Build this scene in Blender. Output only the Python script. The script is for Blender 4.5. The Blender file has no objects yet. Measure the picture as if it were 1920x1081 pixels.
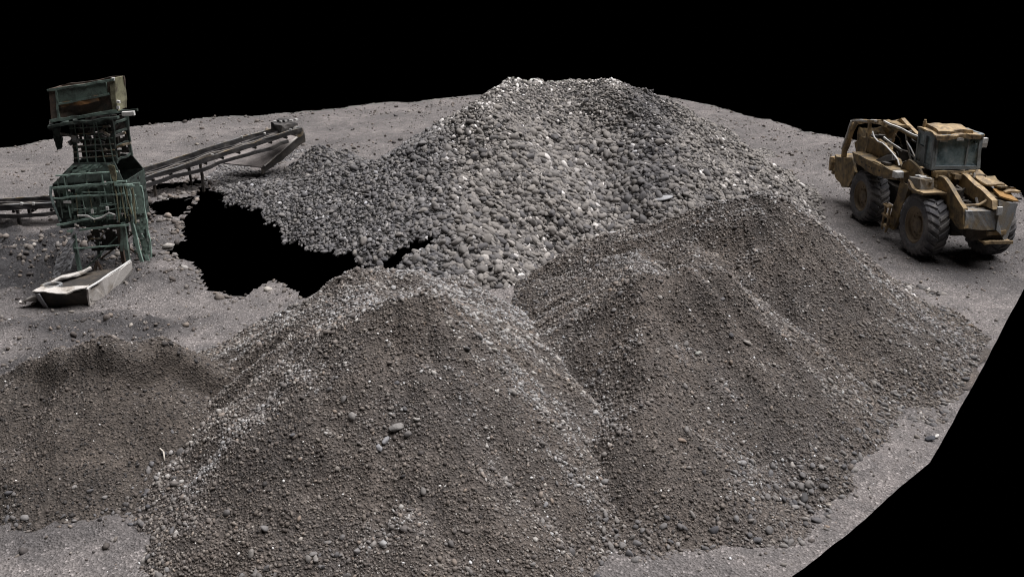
import bpy, bmesh, math, random
import numpy as np
from mathutils import Vector, Matrix

random.seed(11)
rng = np.random.default_rng(11)
scene = bpy.context.scene
COL = scene.collection
R = math.radians

# ------------------------------------------------------------------ camera
CAM_H, PITCH, FOC = 8.3, R(20), 1800.0          # focal length in pixels of a 1920 wide frame
cam_d = bpy.data.cameras.new('camera'); cam = bpy.data.objects.new('camera', cam_d); COL.objects.link(cam)
cam.location = (0, 0, CAM_H); cam.rotation_euler = (R(90) - PITCH, 0, 0)
cam_d.sensor_width = 36; cam_d.lens = 36 * FOC / 1920; cam_d.clip_end = 500
scene.camera = cam

def at(u, v, z):
    """the point of height z seen at that spot of the survey photograph"""
    a = (u - 960) / FOC; b = -(v - 540.5) / FOC
    dy = math.cos(PITCH) + b * math.sin(PITCH); dz = -math.sin(PITCH) + b * math.cos(PITCH)
    t = (z - CAM_H) / dz
    return (a * t, dy * t, z)

# ------------------------------------------------------------------ noise
def _hash(ix, iy, seed):
    h = (ix.astype(np.int64) * 374761393 + iy.astype(np.int64) * 668265263 + seed * 2147483647) & 0xffffffff
    h = ((h ^ (h >> 13)) * 1274126177) & 0xffffffff
    return ((h ^ (h >> 16)) & 0xffff) / 65535.0

def vnoise(x, y, seed=0):
    ix = np.floor(x); iy = np.floor(y); fx = x - ix; fy = y - iy
    fx = fx * fx * (3 - 2 * fx); fy = fy * fy * (3 - 2 * fy)
    a = _hash(ix, iy, seed); b = _hash(ix + 1, iy, seed); c = _hash(ix, iy + 1, seed); d = _hash(ix + 1, iy + 1, seed)
    return (a + (b - a) * fx + (c - a) * fy + (a - b - c + d) * fx * fy) * 2 - 1

def fbm(x, y, seed=0, oc=4, gain=.5):
    s = 0; a = 1.0; f = 1.0
    for i in range(oc):
        s = s + a * vnoise(x * f + 17.3 * i, y * f - 9.1 * i, seed + i); a *= gain; f *= 2.03
    return s

def fbm3(p, sc, seed=0):
    return np.array([fbm(p[:, 0] * sc + p[:, 2] * sc * .7, p[:, 1] * sc - p[:, 2] * sc * .6, seed + k * 31, 3) for k in range(3)]).T

# ------------------------------------------------------------------ terrain
def sstep(a, b, x):
    t = np.clip((x - a) / (b - a), 0, 1); return t * t * (3 - 2 * t)

def dark_soil(x, y):
    """0..1: the dark churned soil round the feeder tower"""
    d = np.hypot((x + 13.8) / 5.4, (y - 25.0) / 4.2)
    a = 1 - sstep(.55, 1.15, d + .25 * fbm(x / 1.6, y / 1.6, 5))
    e = np.hypot((x + 9.2) / 2.5, (y - 17.8) / 1.6)
    b = (1 - sstep(.5, 1.2, e + .3 * fbm(x / 1.3, y / 1.3, 6))) * .75
    g = np.hypot((x + 9.5) / 3.2, (y - 20.2) / .9)
    b2 = (1 - sstep(.5, 1.2, g + .3 * fbm(x / 1.3, y / 1.3, 16))) * .8
    bl = np.hypot((x + 6.6) / 1.7, (y - 12.2) / .75)
    b3 = (1 - sstep(.4, 1.3, bl + .3 * fbm(x / .9, y / .9, 17))) * .4
    c = np.hypot((x - 12.8) / 3.2, (y - 26) / 3.6)
    c2 = (1 - sstep(.4, 1.2, c + .3 * fbm(x / 1.2, y / 1.2, 7))) * .55
    return np.clip(np.maximum.reduce([a, b, b2, b3, c2]), 0, 1)

def ground_z(x, y):
    z = .10 * fbm(x / 5, y / 5, 1, 3) + .035 * fbm(x / 1.1, y / 1.1, 2, 4)
    z = z + dark_soil(x, y) * (x < 4) * (.32 * np.abs(fbm(x / .75, y / .75, 3, 5)) - .10)
    z = z * (1 - .8 * np.exp(-(((x - 12.2) / 3) ** 2 + ((y - 27) / 4) ** 2) ** 2))
    # low shoulder of earth below the tower's right-hand posts
    z = z + .35 * np.exp(-(((x + 9.2) / 1.3) ** 2 + ((y - 23.4) / 1.5) ** 2))
    # the far rim runs out in a low ragged bank
    z = z + .25 * np.exp(-(((x - 8.2) / 3.0) ** 2 + ((y - 47) / 1.0) ** 2)) * (1 + .8 * fbm(x / .5, y / .5, 9, 3))
    return z

RIM = [at(*p, 0)[:2] for p in ((-40, 290), (0, 278), (120, 258), (280, 233), (440, 216), (600, 205), (760, 190), (900, 178), (1080, 172),
                               (1240, 177), (1330, 192), (1400, 214), (1480, 237), (1560, 255), (1680, 288), (1800, 324), (1900, 355), (1990, 385))]
RIM = np.array(RIM)
K0 = at(1920, 540, 0); K1 = at(1743, 868, 0); K2 = at(1490, 1081, 0)
def edge_d(x, y, a, b):
    """signed distance left of a->b (positive inside)"""
    dx, dy = b[0] - a[0], b[1] - a[1]; l = math.hypot(dx, dy)
    return ((x - a[0]) * -dy + (y - a[1]) * dx) / l
def rim_ok(x, y):
    # radial test against the far rim
    ang = np.arctan2(x, y); ra = np.arctan2(RIM[:, 0], RIM[:, 1]); rr = np.hypot(RIM[:, 0], RIM[:, 1])
    lim = np.interp(ang, ra, rr) + .35 * fbm(x / 1.1, y / 1.1, 21, 4)
    return np.hypot(x, y) < lim
def clip_right(x, y):
    """push points beyond the two straight survey cuts back onto them; returns x, y, inside"""
    inside = np.ones_like(x, bool)
    for a, b in ((K1, K0), (K2, K1)):
        d = edge_d(x, y, a, b)
        out = d < 0
        inside &= ~out
        dx, dy = b[0] - a[0], b[1] - a[1]; l = math.hypot(dx, dy)
        nx, ny = -dy / l, dx / l
        x = np.where(out, x - nx * d, x); y = np.where(out, y - ny * d, y)
    return x, y, inside

HOLE = np.array([at(u, v, .1)[:2] for u, v in ((372, 345), (412, 350), (418, 385), (470, 408), (540, 448), (600, 474), (640, 486), (690, 505), (760, 502), (828, 499),
        (805, 509), (735, 520), (700, 533), (640, 548), (605, 556), (585, 548), (500, 524), (440, 552), (395, 545), (385, 518), (330, 488), (312, 474), (350, 448), (345, 412), (360, 392))])
HOLE2 = np.array([at(u, v, 0)[:2] for u, v in ((278, 350), (300, 344), (352, 338), (386, 334), (384, 344), (352, 348), (320, 355), (286, 358))])
HOLE3 = np.array([at(u, v, 0)[:2] for u, v in ((282, 390), (318, 374), (352, 378), (368, 372), (362, 396), (336, 410), (290, 412))])
HOLE4 = np.array([at(u, v, 0)[:2] for u, v in ((565, 560), (584, 548), (612, 538), (640, 520), (665, 505), (690, 512), (640, 545), (600, 556), (575, 562))])
def poly_sd(x, y, poly):
    n = len(poly); d = np.full(x.shape, 1e9); ins = np.zeros(x.shape, bool)
    for i in range(n):
        ax, ay = poly[i]; bx, by = poly[(i + 1) % n]
        ex, ey = bx - ax, by - ay
        t = np.clip(((x - ax) * ex + (y - ay) * ey) / (ex * ex + ey * ey + 1e-12), 0, 1)
        d = np.minimum(d, np.hypot(x - ax - t * ex, y - ay - t * ey))
        c = ((ay > y) != (by > y)) & (x < (bx - ax) * (y - ay) / (by - ay + 1e-12) + ax)
        ins ^= c
    return np.where(ins, -d, d)
def ground_hole_sd(x, y):
    return np.minimum(hole_sd(x, y), np.maximum(hole_sd(x, y - 1.0), -(y - 25.2)) if False else np.minimum(hole_sd(x, y - .45), hole_sd(x, y - .9)) + np.where(x > -9.2, 0, 9))
def hole_sd(x, y):
    d = np.minimum(poly_sd(x, y, HOLE), np.minimum(poly_sd(x, y, HOLE2), np.minimum(poly_sd(x, y, HOLE3), poly_sd(x, y, HOLE4))))
    return d + .15 * fbm(x / .55, y / .55, 33, 4) + .09 * fbm(x / .16, y / .16, 34, 2) + .05 + .8 * sstep(24.8, 25.1, y) * sstep(-2.6, -2.1, x)

# ------------------------------------------------------------------ heaps
def heap(segs, slope, rnd=.25, seed=0, rough=.07, k=.16, rill=.05):
    slopes = [s[1] if isinstance(s, tuple) else slope for s in segs]
    segs = [np.array(s[0] if isinstance(s, tuple) else s, float) for s in segs]
    cx = np.mean([p[0] for s in segs for p in s]); cy = np.mean([p[1] for s in segs for p in s])
    def f(x, y):
        vals = []
        wx = x + .18 * fbm(x / 1.3, y / 1.3, seed + 3, 3); wy = y + .18 * fbm(x / 1.3, y / 1.3, seed + 4, 3)
        for s, slope in zip(segs, slopes):
            for a, b in zip(s[:-1], s[1:]):
                ex, ey = b[0] - a[0], b[1] - a[1]
                t = np.clip(((wx - a[0]) * ex + (wy - a[1]) * ey) / (ex * ex + ey * ey + 1e-9), 0, 1)
                d = np.hypot(wx - a[0] - t * ex, wy - a[1] - t * ey)
                vals.append(a[2] + t * (b[2] - a[2]) - slope * (np.sqrt(d * d + rnd * rnd) - rnd))
        v = np.array(vals); m = v.max(0)
        h = m + k * np.log(np.exp((v - m) / k).sum(0)) - k * .5
        ang = np.arctan2(x - cx, y - cy); rad = np.hypot(x - cx, y - cy)
        h = h + rough * fbm(x / 1.2, y / 1.2, seed, 4) + rill * fbm(ang * 5.5, rad * .35, seed + 7, 3) * np.clip(rad / 2, 0, 1)
        kk = .10
        return np.where(h > 1.5, h, kk * np.logaddexp(0, np.minimum(h, 1.6) / kk)) - .07
    return f

A_f = heap([([at(400, 346, .45), at(480, 341, .85), at(560, 334, 1.27), at(690, 307, 1.95), at(825, 258, 2.8)], .58),
            [at(825, 256, 2.8), at(900, 192, 3.65), at(965, 144, 4.05), at(1075, 148, 3.72), at(1165, 144, 3.95), at(1250, 190, 3.3), at(1340, 240, 2.3), at(1385, 276, 1.1)],
            [at(825, 258, 2.8), at(838, 330, 2.05), at(885, 430, 1.15), at(912, 500, .4)],
            [at(1165, 152, 3.9), at(1235, 225, 3.0), at(1300, 300, 1.75), at(1350, 345, .8)]], .66, .2, 100, .12, .14)
_B = heap([[at(715, 580, 2.78), at(765, 566, 2.9), at(805, 568, 2.82)], [at(715, 580, 2.78), at(670, 515, 2.48), at(770, 505, 2.62), at(805, 568, 2.82)],
            ([at(670, 515, 2.48), at(600, 545, 1.8), at(515, 615, .9)], .58), ([at(770, 505, 2.62), at(845, 535, 2.0), at(890, 566, 1.4)], .74), ([at(900, 770, 1.55), at(980, 960, .6)], .66)], .70, .26, 200, .12, .16, .09)
C_f = heap([[at(1205, 514, 2.6), at(1270, 500, 2.7), at(1335, 508, 2.6)], [at(1205, 514, 2.6), at(1195, 462, 2.05), at(1310, 456, 2.2), at(1335, 508, 2.6)],
            ([at(1195, 462, 2.05), at(1100, 498, 1.15)], .6), ([at(1205, 514, 2.6), at(1215, 760, 1.45), at(1250, 910, .6)], .66)], .77, .14, 300, .08, .09, .07)
D_f = heap([[at(1440, 362, 3.1), at(1330, 380, 2.75), at(1200, 416, 2.1), at(1075, 462, 1.1)], [at(1440, 362, 3.1), at(1470, 368, 3.0)],
            [at(1470, 368, 3.0), at(1575, 462, 1.5)]], .74, .14, 400, .08, .09, .07)
ERIM = [at(-60, 760, .7), at(20, 690, 1.3), at(90, 648, 1.78), at(180, 629, 2.03), at(290, 637, 1.88), at(370, 674, 1.35), at(430, 716, .8)]
_E = heap([ERIM, [at(180, 629, 2.03), at(190, 684, 1.68)]], .73, .09, 500, .10, .10, .06)
_ex = np.array([p[0] for p in ERIM]); _ey = np.array([p[1] for p in ERIM])
def E_f(x, y):
    # the near side has slumped away from the rim, leaving a low broken scarp
    h = _E(x, y); t = np.interp(x, _ex, _ey) - .10 + .22 * fbm(x / .6, y * 0 + 3, 515, 4) - y
    drop = .27 * (1 + .6 * fbm(x / 1.1, y * 0, 517, 3))
    return h - drop * sstep(0, .22, t) * (1 - .8 * sstep(.25, 1.7, t))
def B_f(x, y):
    # shallow slump hollows on the right flank
    h = _B(x, y)
    for u, v, z, r_, d_ in ((1000, 790, 1.0, .7, .16), (930, 880, 1.0, .6, .15), (640, 760, 1.5, .6, .10)):
        p = at(u, v, z); h = h - d_ * np.exp(-(((x - p[0]) / r_) ** 2 + ((y - p[1]) / (r_ * 1.4)) ** 2))
    return h
F_f = heap([[at(608, 264, 1.25), at(635, 276, .95), at(672, 292, .45)]], .78, .2, 600, .10)

MATS = {}
def grid_mesh(name, f, box, step, keep, mat, parent=None, attr=None):
    x0, x1, y0, y1 = box
    nx = int((x1 - x0) / step) + 1; ny = int((y1 - y0) / step) + 1
    X, Y = np.meshgrid(np.linspace(x0, x1, nx), np.linspace(y0, y1, ny))
    x = X.ravel(); y = Y.ravel()
    x = x + step * .3 * (rng.random(x.size) - .5); y = y + step * .3 * (rng.random(x.size) - .5)
    xc, yc, ins = clip_right(x, y); xc, yc, _ = clip_right(xc, yc)
    z = f(xc, yc)
    ok = keep(xc, yc, z)
    okin = ok & ins
    idx = np.arange(nx * ny).reshape(ny, nx)
    q = np.stack([idx[:-1, :-1], idx[:-1, 1:], idx[1:, 1:], idx[1:, :-1]], -1).reshape(-1, 4)
    fk = ok[q].all(1) & okin[q].any(1)
    q = q[fk]
    used = np.unique(q); remap = np.full(nx * ny, -1); remap[used] = np.arange(used.size)
    q = remap[q]
    co = np.stack([xc, yc, z], -1)[used]
    o = raw_mesh(name, co, q, mat, True, parent)
    if attr is not None:
        add_attr(o.data, 'soil', attr(co[:, 0], co[:, 1]))
    return o

def raw_mesh(name, co, faces, mat, smooth=True, parent=None):
    me = bpy.data.meshes.new(name)
    n, k = faces.shape
    me.vertices.add(len(co)); me.vertices.foreach_set('co', np.ascontiguousarray(co, np.float32).ravel())
    me.loops.add(n * k); me.loops.foreach_set('vertex_index', np.ascontiguousarray(faces, np.int32).ravel())
    me.polygons.add(n); me.polygons.foreach_set('loop_start', np.arange(0, n * k, k, dtype=np.int32))
    me.polygons.foreach_set('use_smooth', np.full(n, smooth))
    me.update(calc_edges=True)
    if mat: me.materials.append(mat)
    o = bpy.data.objects.new(name, me); COL.objects.link(o)
    if parent: o.parent = parent
    return o

def add_attr(me, name, vals):
    a = me.attributes.new(name, 'FLOAT', 'POINT'); a.data.foreach_set('value', np.ascontiguousarray(vals, np.float32))

def tag(o, label=None, cat=None, group=None, kind=None):
    if label: o['label'] = label
    if cat: o['category'] = cat
    if group: o['group'] = group
    if kind: o['kind'] = kind
    return o

# ------------------------------------------------------------------ materials
def new_mat(name, rough=.9):
    m = bpy.data.materials.new(name); m.use_nodes = True
    nt = m.node_tree; b = nt.nodes['Principled BSDF']; b.inputs['Roughness'].default_value = rough
    if 'Specular IOR Level' in b.inputs: b.inputs['Specular IOR Level'].default_value = .25
    return m, nt, b
def nd(nt, t, **kw):
    n = nt.nodes.new(t)
    for k, v in kw.items(): setattr(n, k, v)
    return n
def noise(nt, vec, scale, detail=4, rough=.55, dist=0):
    n = nd(nt, 'ShaderNodeTexNoise'); n.inputs['Scale'].default_value = scale; n.inputs['Detail'].default_value = detail
    n.inputs['Roughness'].default_value = rough; n.inputs['Distortion'].default_value = dist
    nt.links.new(vec, n.inputs['Vector']); return n.outputs['Fac']
def ramp(nt, fac, stops, interp='LINEAR'):
    r = nd(nt, 'ShaderNodeValToRGB'); r.color_ramp.interpolation = interp
    e = r.color_ramp.elements
    while len(e) < len(stops): e.new(.5)
    for el, (p, c) in zip(e, stops):
        el.position = p; el.color = (c, c, c, 1) if isinstance(c, (int, float)) else (*c, 1)
    nt.links.new(fac, r.inputs['Fac']); return r.outputs['Color']
def mix(nt, fac, a, b, mode='MIX'):
    m = nd(nt, 'ShaderNodeMix', data_type='RGBA', blend_type=mode)
    for s, v in ((m.inputs[0], fac), (m.inputs[6], a), (m.inputs[7], b)):
        if isinstance(v, bpy.types.NodeSocket): nt.links.new(v, s)
        elif isinstance(v, (int, float)): s.default_value = v
        else: s.default_value = (*v, 1)
    return m.outputs[2]
def bump(nt, b, h, strength, dist):
    n = nd(nt, 'ShaderNodeBump'); n.inputs['Strength'].default_value = strength; n.inputs['Distance'].default_value = dist
    nt.links.new(h, n.inputs['Height']); nt.links.new(n.outputs['Normal'], b.inputs['Normal'])
def coords(nt, kind='Object'):
    return nd(nt, 'ShaderNodeTexCoord').outputs[kind]
def voronoi(nt, vec, scale):
    v = nd(nt, 'ShaderNodeTexVoronoi'); v.inputs['Scale'].default_value = scale; nt.links.new(vec, v.inputs['Vector']); return v

def mat_soil(name, light, dark, wet, cell=26, speck=.035):
    m, nt, b = new_mat(name, .95)
    co = coords(nt)
    big = noise(nt, co, .35, 5, .6); mid = noise(nt, co, 2.2, 6, .7); fine = noise(nt, co, 17, 5, .75)
    c = mix(nt, ramp(nt, big, [(.35, 0), (.62, 1)]), dark, light)
    c = mix(nt, ramp(nt, mid, [(.36, .9), (.56, 0)]), c, dark)
    at_ = nd(nt, 'ShaderNodeAttribute', attribute_name='soil')
    c = mix(nt, at_.outputs['Fac'], c, wet)
    c = mix(nt, 1.0, c, ramp(nt, fine, [(.25, .55), (.5, .95), (.75, 1.35)]), 'MULTIPLY')
    v = voronoi(nt, co, cell)
    hs = nd(nt, 'ShaderNodeSeparateColor'); nt.links.new(v.outputs['Color'], hs.inputs[0])
    c = mix(nt, .45, c, mix(nt, 1.0, c, ramp(nt, hs.outputs[0], [(0, .35), (.5, 1.0), (.93, 1.5), (.97, 3.2)]), 'MULTIPLY'))
    nt.links.new(c, b.inputs['Base Color'])
    h = nd(nt, 'ShaderNodeMath', operation='MULTIPLY_ADD'); nt.links.new(fine, h.inputs[0]); h.inputs[1].default_value = .9
    nt.links.new(v.outputs['Distance'], h.inputs[2])
    bump(nt, b, h.outputs[0], .9, speck)
    return m

def mat_stone(name, stops, cool):
    m, nt, b = new_mat(name, .82)
    co = coords(nt)
    t = nd(nt, 'ShaderNodeAttribute', attribute_name='tint'); k = nd(nt, 'ShaderNodeAttribute', attribute_name='cool')
    c = ramp(nt, t.outputs['Fac'], stops)
    c = mix(nt, k.outputs['Fac'], c, mix(nt, 1.0, c, cool, 'MULTIPLY'))
    fine = noise(nt, co, 24, 4, .7)
    c = mix(nt, 1.0, c, ramp(nt, fine, [(.3, .72), (.7, 1.25)]), 'MULTIPLY')
    nt.links.new(c, b.inputs['Base Color'])
    bump(nt, b, fine, .35, .02)
    return m

def mat_paint(name, paint, dirt, rust, amt=.5, rustamt=.5, scale=1.0, rough=.7, metal=0.0):
    m, nt, b = new_mat(name, rough)
    co = coords(nt)
    n1 = noise(nt, co, 1.8 * scale, 6, .65, .4); n2 = noise(nt, co, 5.5 * scale, 6, .7, .8); n3 = noise(nt, co, 30 * scale, 4, .7)
    c = mix(nt, ramp(nt, n1, [(.62 - .3 * amt, 0), (.78 - .25 * amt, 1)]), paint, dirt)
    c = mix(nt, ramp(nt, n2, [(.72 - .22 * rustamt, 0), (.8 - .2 * rustamt, 1)]), c, rust)
    c = mix(nt, 1.0, c, ramp(nt, n3, [(.3, .7), (.7, 1.25)]), 'MULTIPLY')
    nt.links.new(c, b.inputs['Base Color'])
    b.inputs['Metallic'].default_value = metal
    bump(nt, b, n3, .3, .01)
    return m

M = MATS
M['earth'] = mat_soil('dusty earth', (.205, .188, .182), (.115, .108, .107), (.042, .041, .043), 30)
M['cobble_core'] = mat_soil('grit between cobbles', (.060, .058, .055), (.035, .034, .033), (.03, .03, .03), 22)
M['gravel_core'] = mat_soil('sandy gravel', (.125, .107, .094), (.080, .070, .063), (.058, .054, .053), 30, .03)
M['dirt_core'] = mat_soil('dark sandy dirt', (.098, .083, .071), (.062, .054, .048), (.045, .041, .038), 30, .03)
M['cobble'] = mat_stone('river cobble', [(0, (.076, .072, .072)), (.25, (.135, .127, .122)), (.55, (.184, .172, .160)), (.85, (.245, .229, .212)), (.965, (.40, .38, .36)), (1, (.70, .68, .66))], (.72, .76, .84))
M['gravel'] = mat_stone('mixed gravel', [(0, (.045, .042, .041)), (.25, (.100, .085, .075)), (.55, (.146, .127, .111)), (.80, (.205, .188, .17)), (.90, (.22, .175, .14)), (.955, (.36, .34, .31)), (1, (.58, .57, .55))], (.86, .92, 1.02))

# ------------------------------------------------------------------ stones
def protos(n, sub, lump, seed, flat=.65):
    out = []
    r = np.random.default_rng(seed)
    for i in range(n):
        bm = bmesh.new(); bmesh.ops.create_icosphere(bm, subdivisions=sub, radius=1)
        v = np.array([list(a.co) for a in bm.verts]); f = np.array([[a.index for a in p.verts] for p in bm.faces])
        bm.free()
        d = 1 + lump * fbm3(v + r.random(3) * 9, .9, seed + i)[:, :1]
        v = v * d * np.array([1, r.uniform(.48, .85), r.uniform(flat - .15, flat + .12)])
        # flatten one or two random sides the way river stones are worn
        for _ in range(2):
            nn = r.normal(size=3); nn /= np.linalg.norm(nn)
            dd = v @ nn; over = np.maximum(dd - .5, 0); v = v - nn * over[:, None] * .75
        out.append((v, f))
    return out
P_BIG = protos(6, 3, .26, 40, .55); P_MID = protos(14, 2, .32, 60, .47); P_SMALL = protos(14, 1, .35, 80, .55)

def place(f, box, n, size_fn, keep, seed, eps=.05):
    r = np.random.default_rng(seed)
    x = r.uniform(box[0], box[1], n); y = r.uniform(box[2], box[3], n)
    h = f(x, y)
    gx = (f(x + eps, y) - f(x - eps, y)) / (2 * eps); gy = (f(x, y + eps) - f(x, y - eps)) / (2 * eps)
    w = np.sqrt(1 + gx * gx + gy * gy)
    ins = (edge_d(x, y, K1, K0) > .12) & (edge_d(x, y, K2, K1) > .12)
    ok = keep(x, y, h) & ins & (r.random(n) < np.minimum(w / 1.35, 1))
    x, y, h, gx, gy, w = (a[ok] for a in (x, y, h, gx, gy, w))
    nr = np.stack([-gx / w, -gy / w, 1 / w], -1)
    return np.stack([x, y, h], -1), nr, size_fn(x, y, h, r)

def frames(nr, r, tilt=.3):
    n = nr + r.normal(size=nr.shape) * tilt; n /= np.linalg.norm(n, axis=1)[:, None]
    a = r.normal(size=nr.shape); a -= n * (a * n).sum(1)[:, None]; a /= np.linalg.norm(a, axis=1)[:, None]
    return np.stack([a, np.cross(n, a), n], -1)      # columns

def stones(name, pos, nr, size, pro, mat, parent, seed, sink=.25, tint=None, cool=None, tilt=.3):
    r = np.random.default_rng(seed)
    n = len(pos); Rm = frames(nr, r, tilt); which = r.integers(0, len(pro), n)
    tint = r.random(n) if tint is None else tint; cool = r.random(n) * .5 if cool is None else cool
    p0 = pos + nr * (size * (.6 - sink * 2 + r.normal(size=n) * .12))[:, None]
    V, Fc, T, K = [], [], [], []; base = 0
    for i, (v, f) in enumerate(pro):
        s = which == i
        if not s.any(): continue
        st = 1 + r.normal(size=(s.sum(), 3)) * .10
        vv = np.einsum('nij,nkj->nki', Rm[s], v[None] * st[:, None, :] * size[s][:, None, None]) + p0[s][:, None, :]
        m = s.sum(); ff = f[None] + (np.arange(m) * len(v))[:, None, None] + base
        V.append(vv.reshape(-1, 3)); Fc.append(ff.reshape(-1, 3)); base += m * len(v)
        T.append(np.repeat(tint[s], len(v))); K.append(np.repeat(cool[s], len(v)))
    o = raw_mesh(name, np.concatenate(V), np.concatenate(Fc), mat, True, parent)
    add_attr(o.data, 'tint', np.concatenate(T)); add_attr(o.data, 'cool', np.concatenate(K))
    return o

# ------------------------------------------------------------------ ground
GB = (-24, 24, 6.5, 58)
g = grid_mesh('ground', ground_z, GB, .11, lambda x, y, z: rim_ok(x, y) & (ground_hole_sd(x, y) > 0) & (np.abs(x) < y * .62 + 4), M['earth'], None, dark_soil)
tag(g, kind='structure')

def bbox_of(f, guess, step=.25):
    X, Y = np.meshgrid(np.arange(guess[0], guess[1], step), np.arange(guess[2], guess[3], step))
    m = f(X, Y) > -.02
    return (X[m].min() - .4, X[m].max() + .4, Y[m].min() - .4, Y[m].max() + .4)

def build_heap(name, f, guess, step, core, label, cat, soil=None):
    box = bbox_of(f, guess)
    keep = lambda x, y, z: (z > ground_z(x, y) - .12) & (hole_sd(x, y) > -.02) & (z > -.06)
    o = grid_mesh(name, f, box, step, keep, core, None, soil or (lambda x, y: np.clip(.5 + .8 * fbm(x / .9, y / .9, 77), 0, 1) * .5))
    tag(o, label, cat)
    return o, box

on = lambda f: (lambda x, y, h: (h > ground_z(x, y) - .02) & (hole_sd(x, y) > .02))

def on_surface(u, v, f, up=0.0):
    lo, hi = 0.0, 6.0
    for _ in range(40):
        mid = (lo + hi) / 2; p = at(u, v, mid)
        if f(np.array([p[0]]), np.array([p[1]]))[0] > mid: lo = mid
        else: hi = mid
    p = at(u, v, lo); return Vector((p[0], p[1], lo + up))

# tall cobble heap ----------------------------------------------------------
A, boxA = build_heap('cobble_pile', A_f, (-16, 16, 18, 46), .10, M['cobble_core'], 'tallest heap, of bare rounded grey cobbles with a scooped hollow, behind the gravel heaps', 'stone pile')
scx, scy = on_surface(1090, 345, A_f)[:2]
nzx, nzy = at(900, 470, .6)[:2]
def a_big(x, y):
    return np.maximum(np.exp(-(((x - scx) / 2.6) ** 2 + ((y - scy) / 2.2) ** 2)), np.exp(-(((x - nzx) / 1.6) ** 2 + ((y - nzy) / 1.6) ** 2)))
def a_wing(x, y):
    return sstep(-1.8, -5.5, x + .25 * (y - 27))
def size_A(lo):
    def s(x, y, h, r):
        z = lo * np.exp(r.normal(size=x.size) * .33)
        z = z * (1 + .6 * a_big(x, y)) * (1 - .16 * a_wing(x, y)) * (1 - .25 * sstep(2.2, 3.8, h))
        return np.clip(z, .025, .165)
    return s
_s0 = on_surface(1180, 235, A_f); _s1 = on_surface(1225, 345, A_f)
def wall_shade(x, y):
    # shade of the right ridge, painted into the stones of the hollow's right wall
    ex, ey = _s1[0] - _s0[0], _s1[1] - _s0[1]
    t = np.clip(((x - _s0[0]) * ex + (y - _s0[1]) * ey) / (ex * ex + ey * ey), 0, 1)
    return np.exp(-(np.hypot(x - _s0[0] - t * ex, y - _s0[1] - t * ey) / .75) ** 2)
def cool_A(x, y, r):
    return np.clip(sstep(-.8, -2.2, x + .12 * (y - 25)) * .65 + .35 * np.exp(-(((x - scx - .8) / 1.2) ** 2 + ((y - scy - .4) / 1.6) ** 2)) + .4 * wall_shade(x, y) + r.normal(size=x.size) * .2, 0, 1)  # bluish shade inside the hollow is mixed into the stone colour
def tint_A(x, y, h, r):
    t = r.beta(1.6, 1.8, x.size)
    t = t + .03 - .05 * sstep(-.8, -2.4, x + .12 * (y - 25)) + .45 * sstep(3.55, 4.0, h + .12 * r.normal(size=x.size)) - .30 * wall_shade(x, y) + .10 * sstep(2.0, 3.6, h) * (x < -.5)
    t = np.where(r.random(x.size) < .012, .98, t)
    return np.clip(t, 0, 1)
pos, nr, sz = place(A_f, boxA, 135000, size_A(.060), on(A_f), 1)
rr = np.random.default_rng(2)
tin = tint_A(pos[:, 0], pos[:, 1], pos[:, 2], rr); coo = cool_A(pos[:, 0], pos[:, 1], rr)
# the 300 cobbles that show largest become things of their own
tocam = np.array([0, 0, CAM_H]) - pos; dist = np.linalg.norm(tocam, axis=1)
facing = (tocam * nr).sum(1) / dist
pxs = sz / dist * np.clip(facing, 0, 1) * FOC
hidden = (pos[:, 1] > 33) | (C_f(pos[:, 0], pos[:, 1]) > 0) | (D_f(pos[:, 0], pos[:, 1]) > 0)
behind = np.zeros(len(pos), bool)
for t in (.55, .6, .65, .7, .75, .8, .85, .9, .95):
    q = np.array([0, 0, CAM_H]) * (1 - t) + pos * t
    top = np.maximum.reduce([B_f(q[:, 0], q[:, 1]), C_f(q[:, 0], q[:, 1]), D_f(q[:, 0], q[:, 1])])
    behind |= q[:, 2] < top + .1
order = np.argsort(-np.where(behind | hidden, 0, pxs))
chosen = []
for i in order:
    if len(chosen) >= 299: break
    if all((pos[i, 0] - pos[j, 0]) ** 2 + (pos[i, 1] - pos[j, 1]) ** 2 > (.75 * (sz[i] + sz[j])) ** 2 for j in chosen): chosen.append(i)
rest = np.ones(len(pos), bool); rest[order[:len(chosen) + 40]] = False
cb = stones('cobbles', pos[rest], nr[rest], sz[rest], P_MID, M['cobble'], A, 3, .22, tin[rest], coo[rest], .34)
tag(cb, kind='stuff')
big_mesh = []
for i, (v, f) in enumerate(P_BIG):
    for j in range(3):
        o = raw_mesh('cobble', v, f, M['cobble'], True); me = o.data
        add_attr(me, 'tint', np.full(len(v), (.22, .48, .68)[j])); add_attr(me, 'cool', np.full(len(v), (.6, .3, .15)[j]))
        bpy.data.objects.remove(o); big_mesh.append(me)
Rm = frames(nr, rr, .3)
for c, i in enumerate(chosen):
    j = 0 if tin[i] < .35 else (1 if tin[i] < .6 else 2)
    o = bpy.data.objects.new('cobble', big_mesh[(c % 6) * 3 + j]); COL.objects.link(o)
    s = sz[i] * 1.04
    Mx = Matrix([[*(Rm[i][k]), 0] for k in range(3)] + [[0, 0, 0, 1]]).to_4x4()
    p = pos[i] + nr[i] * s * .28
    o.matrix_world = Matrix.Translation(Vector(p)) @ Mx @ Matrix.Diagonal((s, s, s, 1))
    tag(o, 'rounded grey river cobble, one of the bigger ones lying in the tall cobble heap', 'cobble', 'bigger cobbles of the tall heap')

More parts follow.
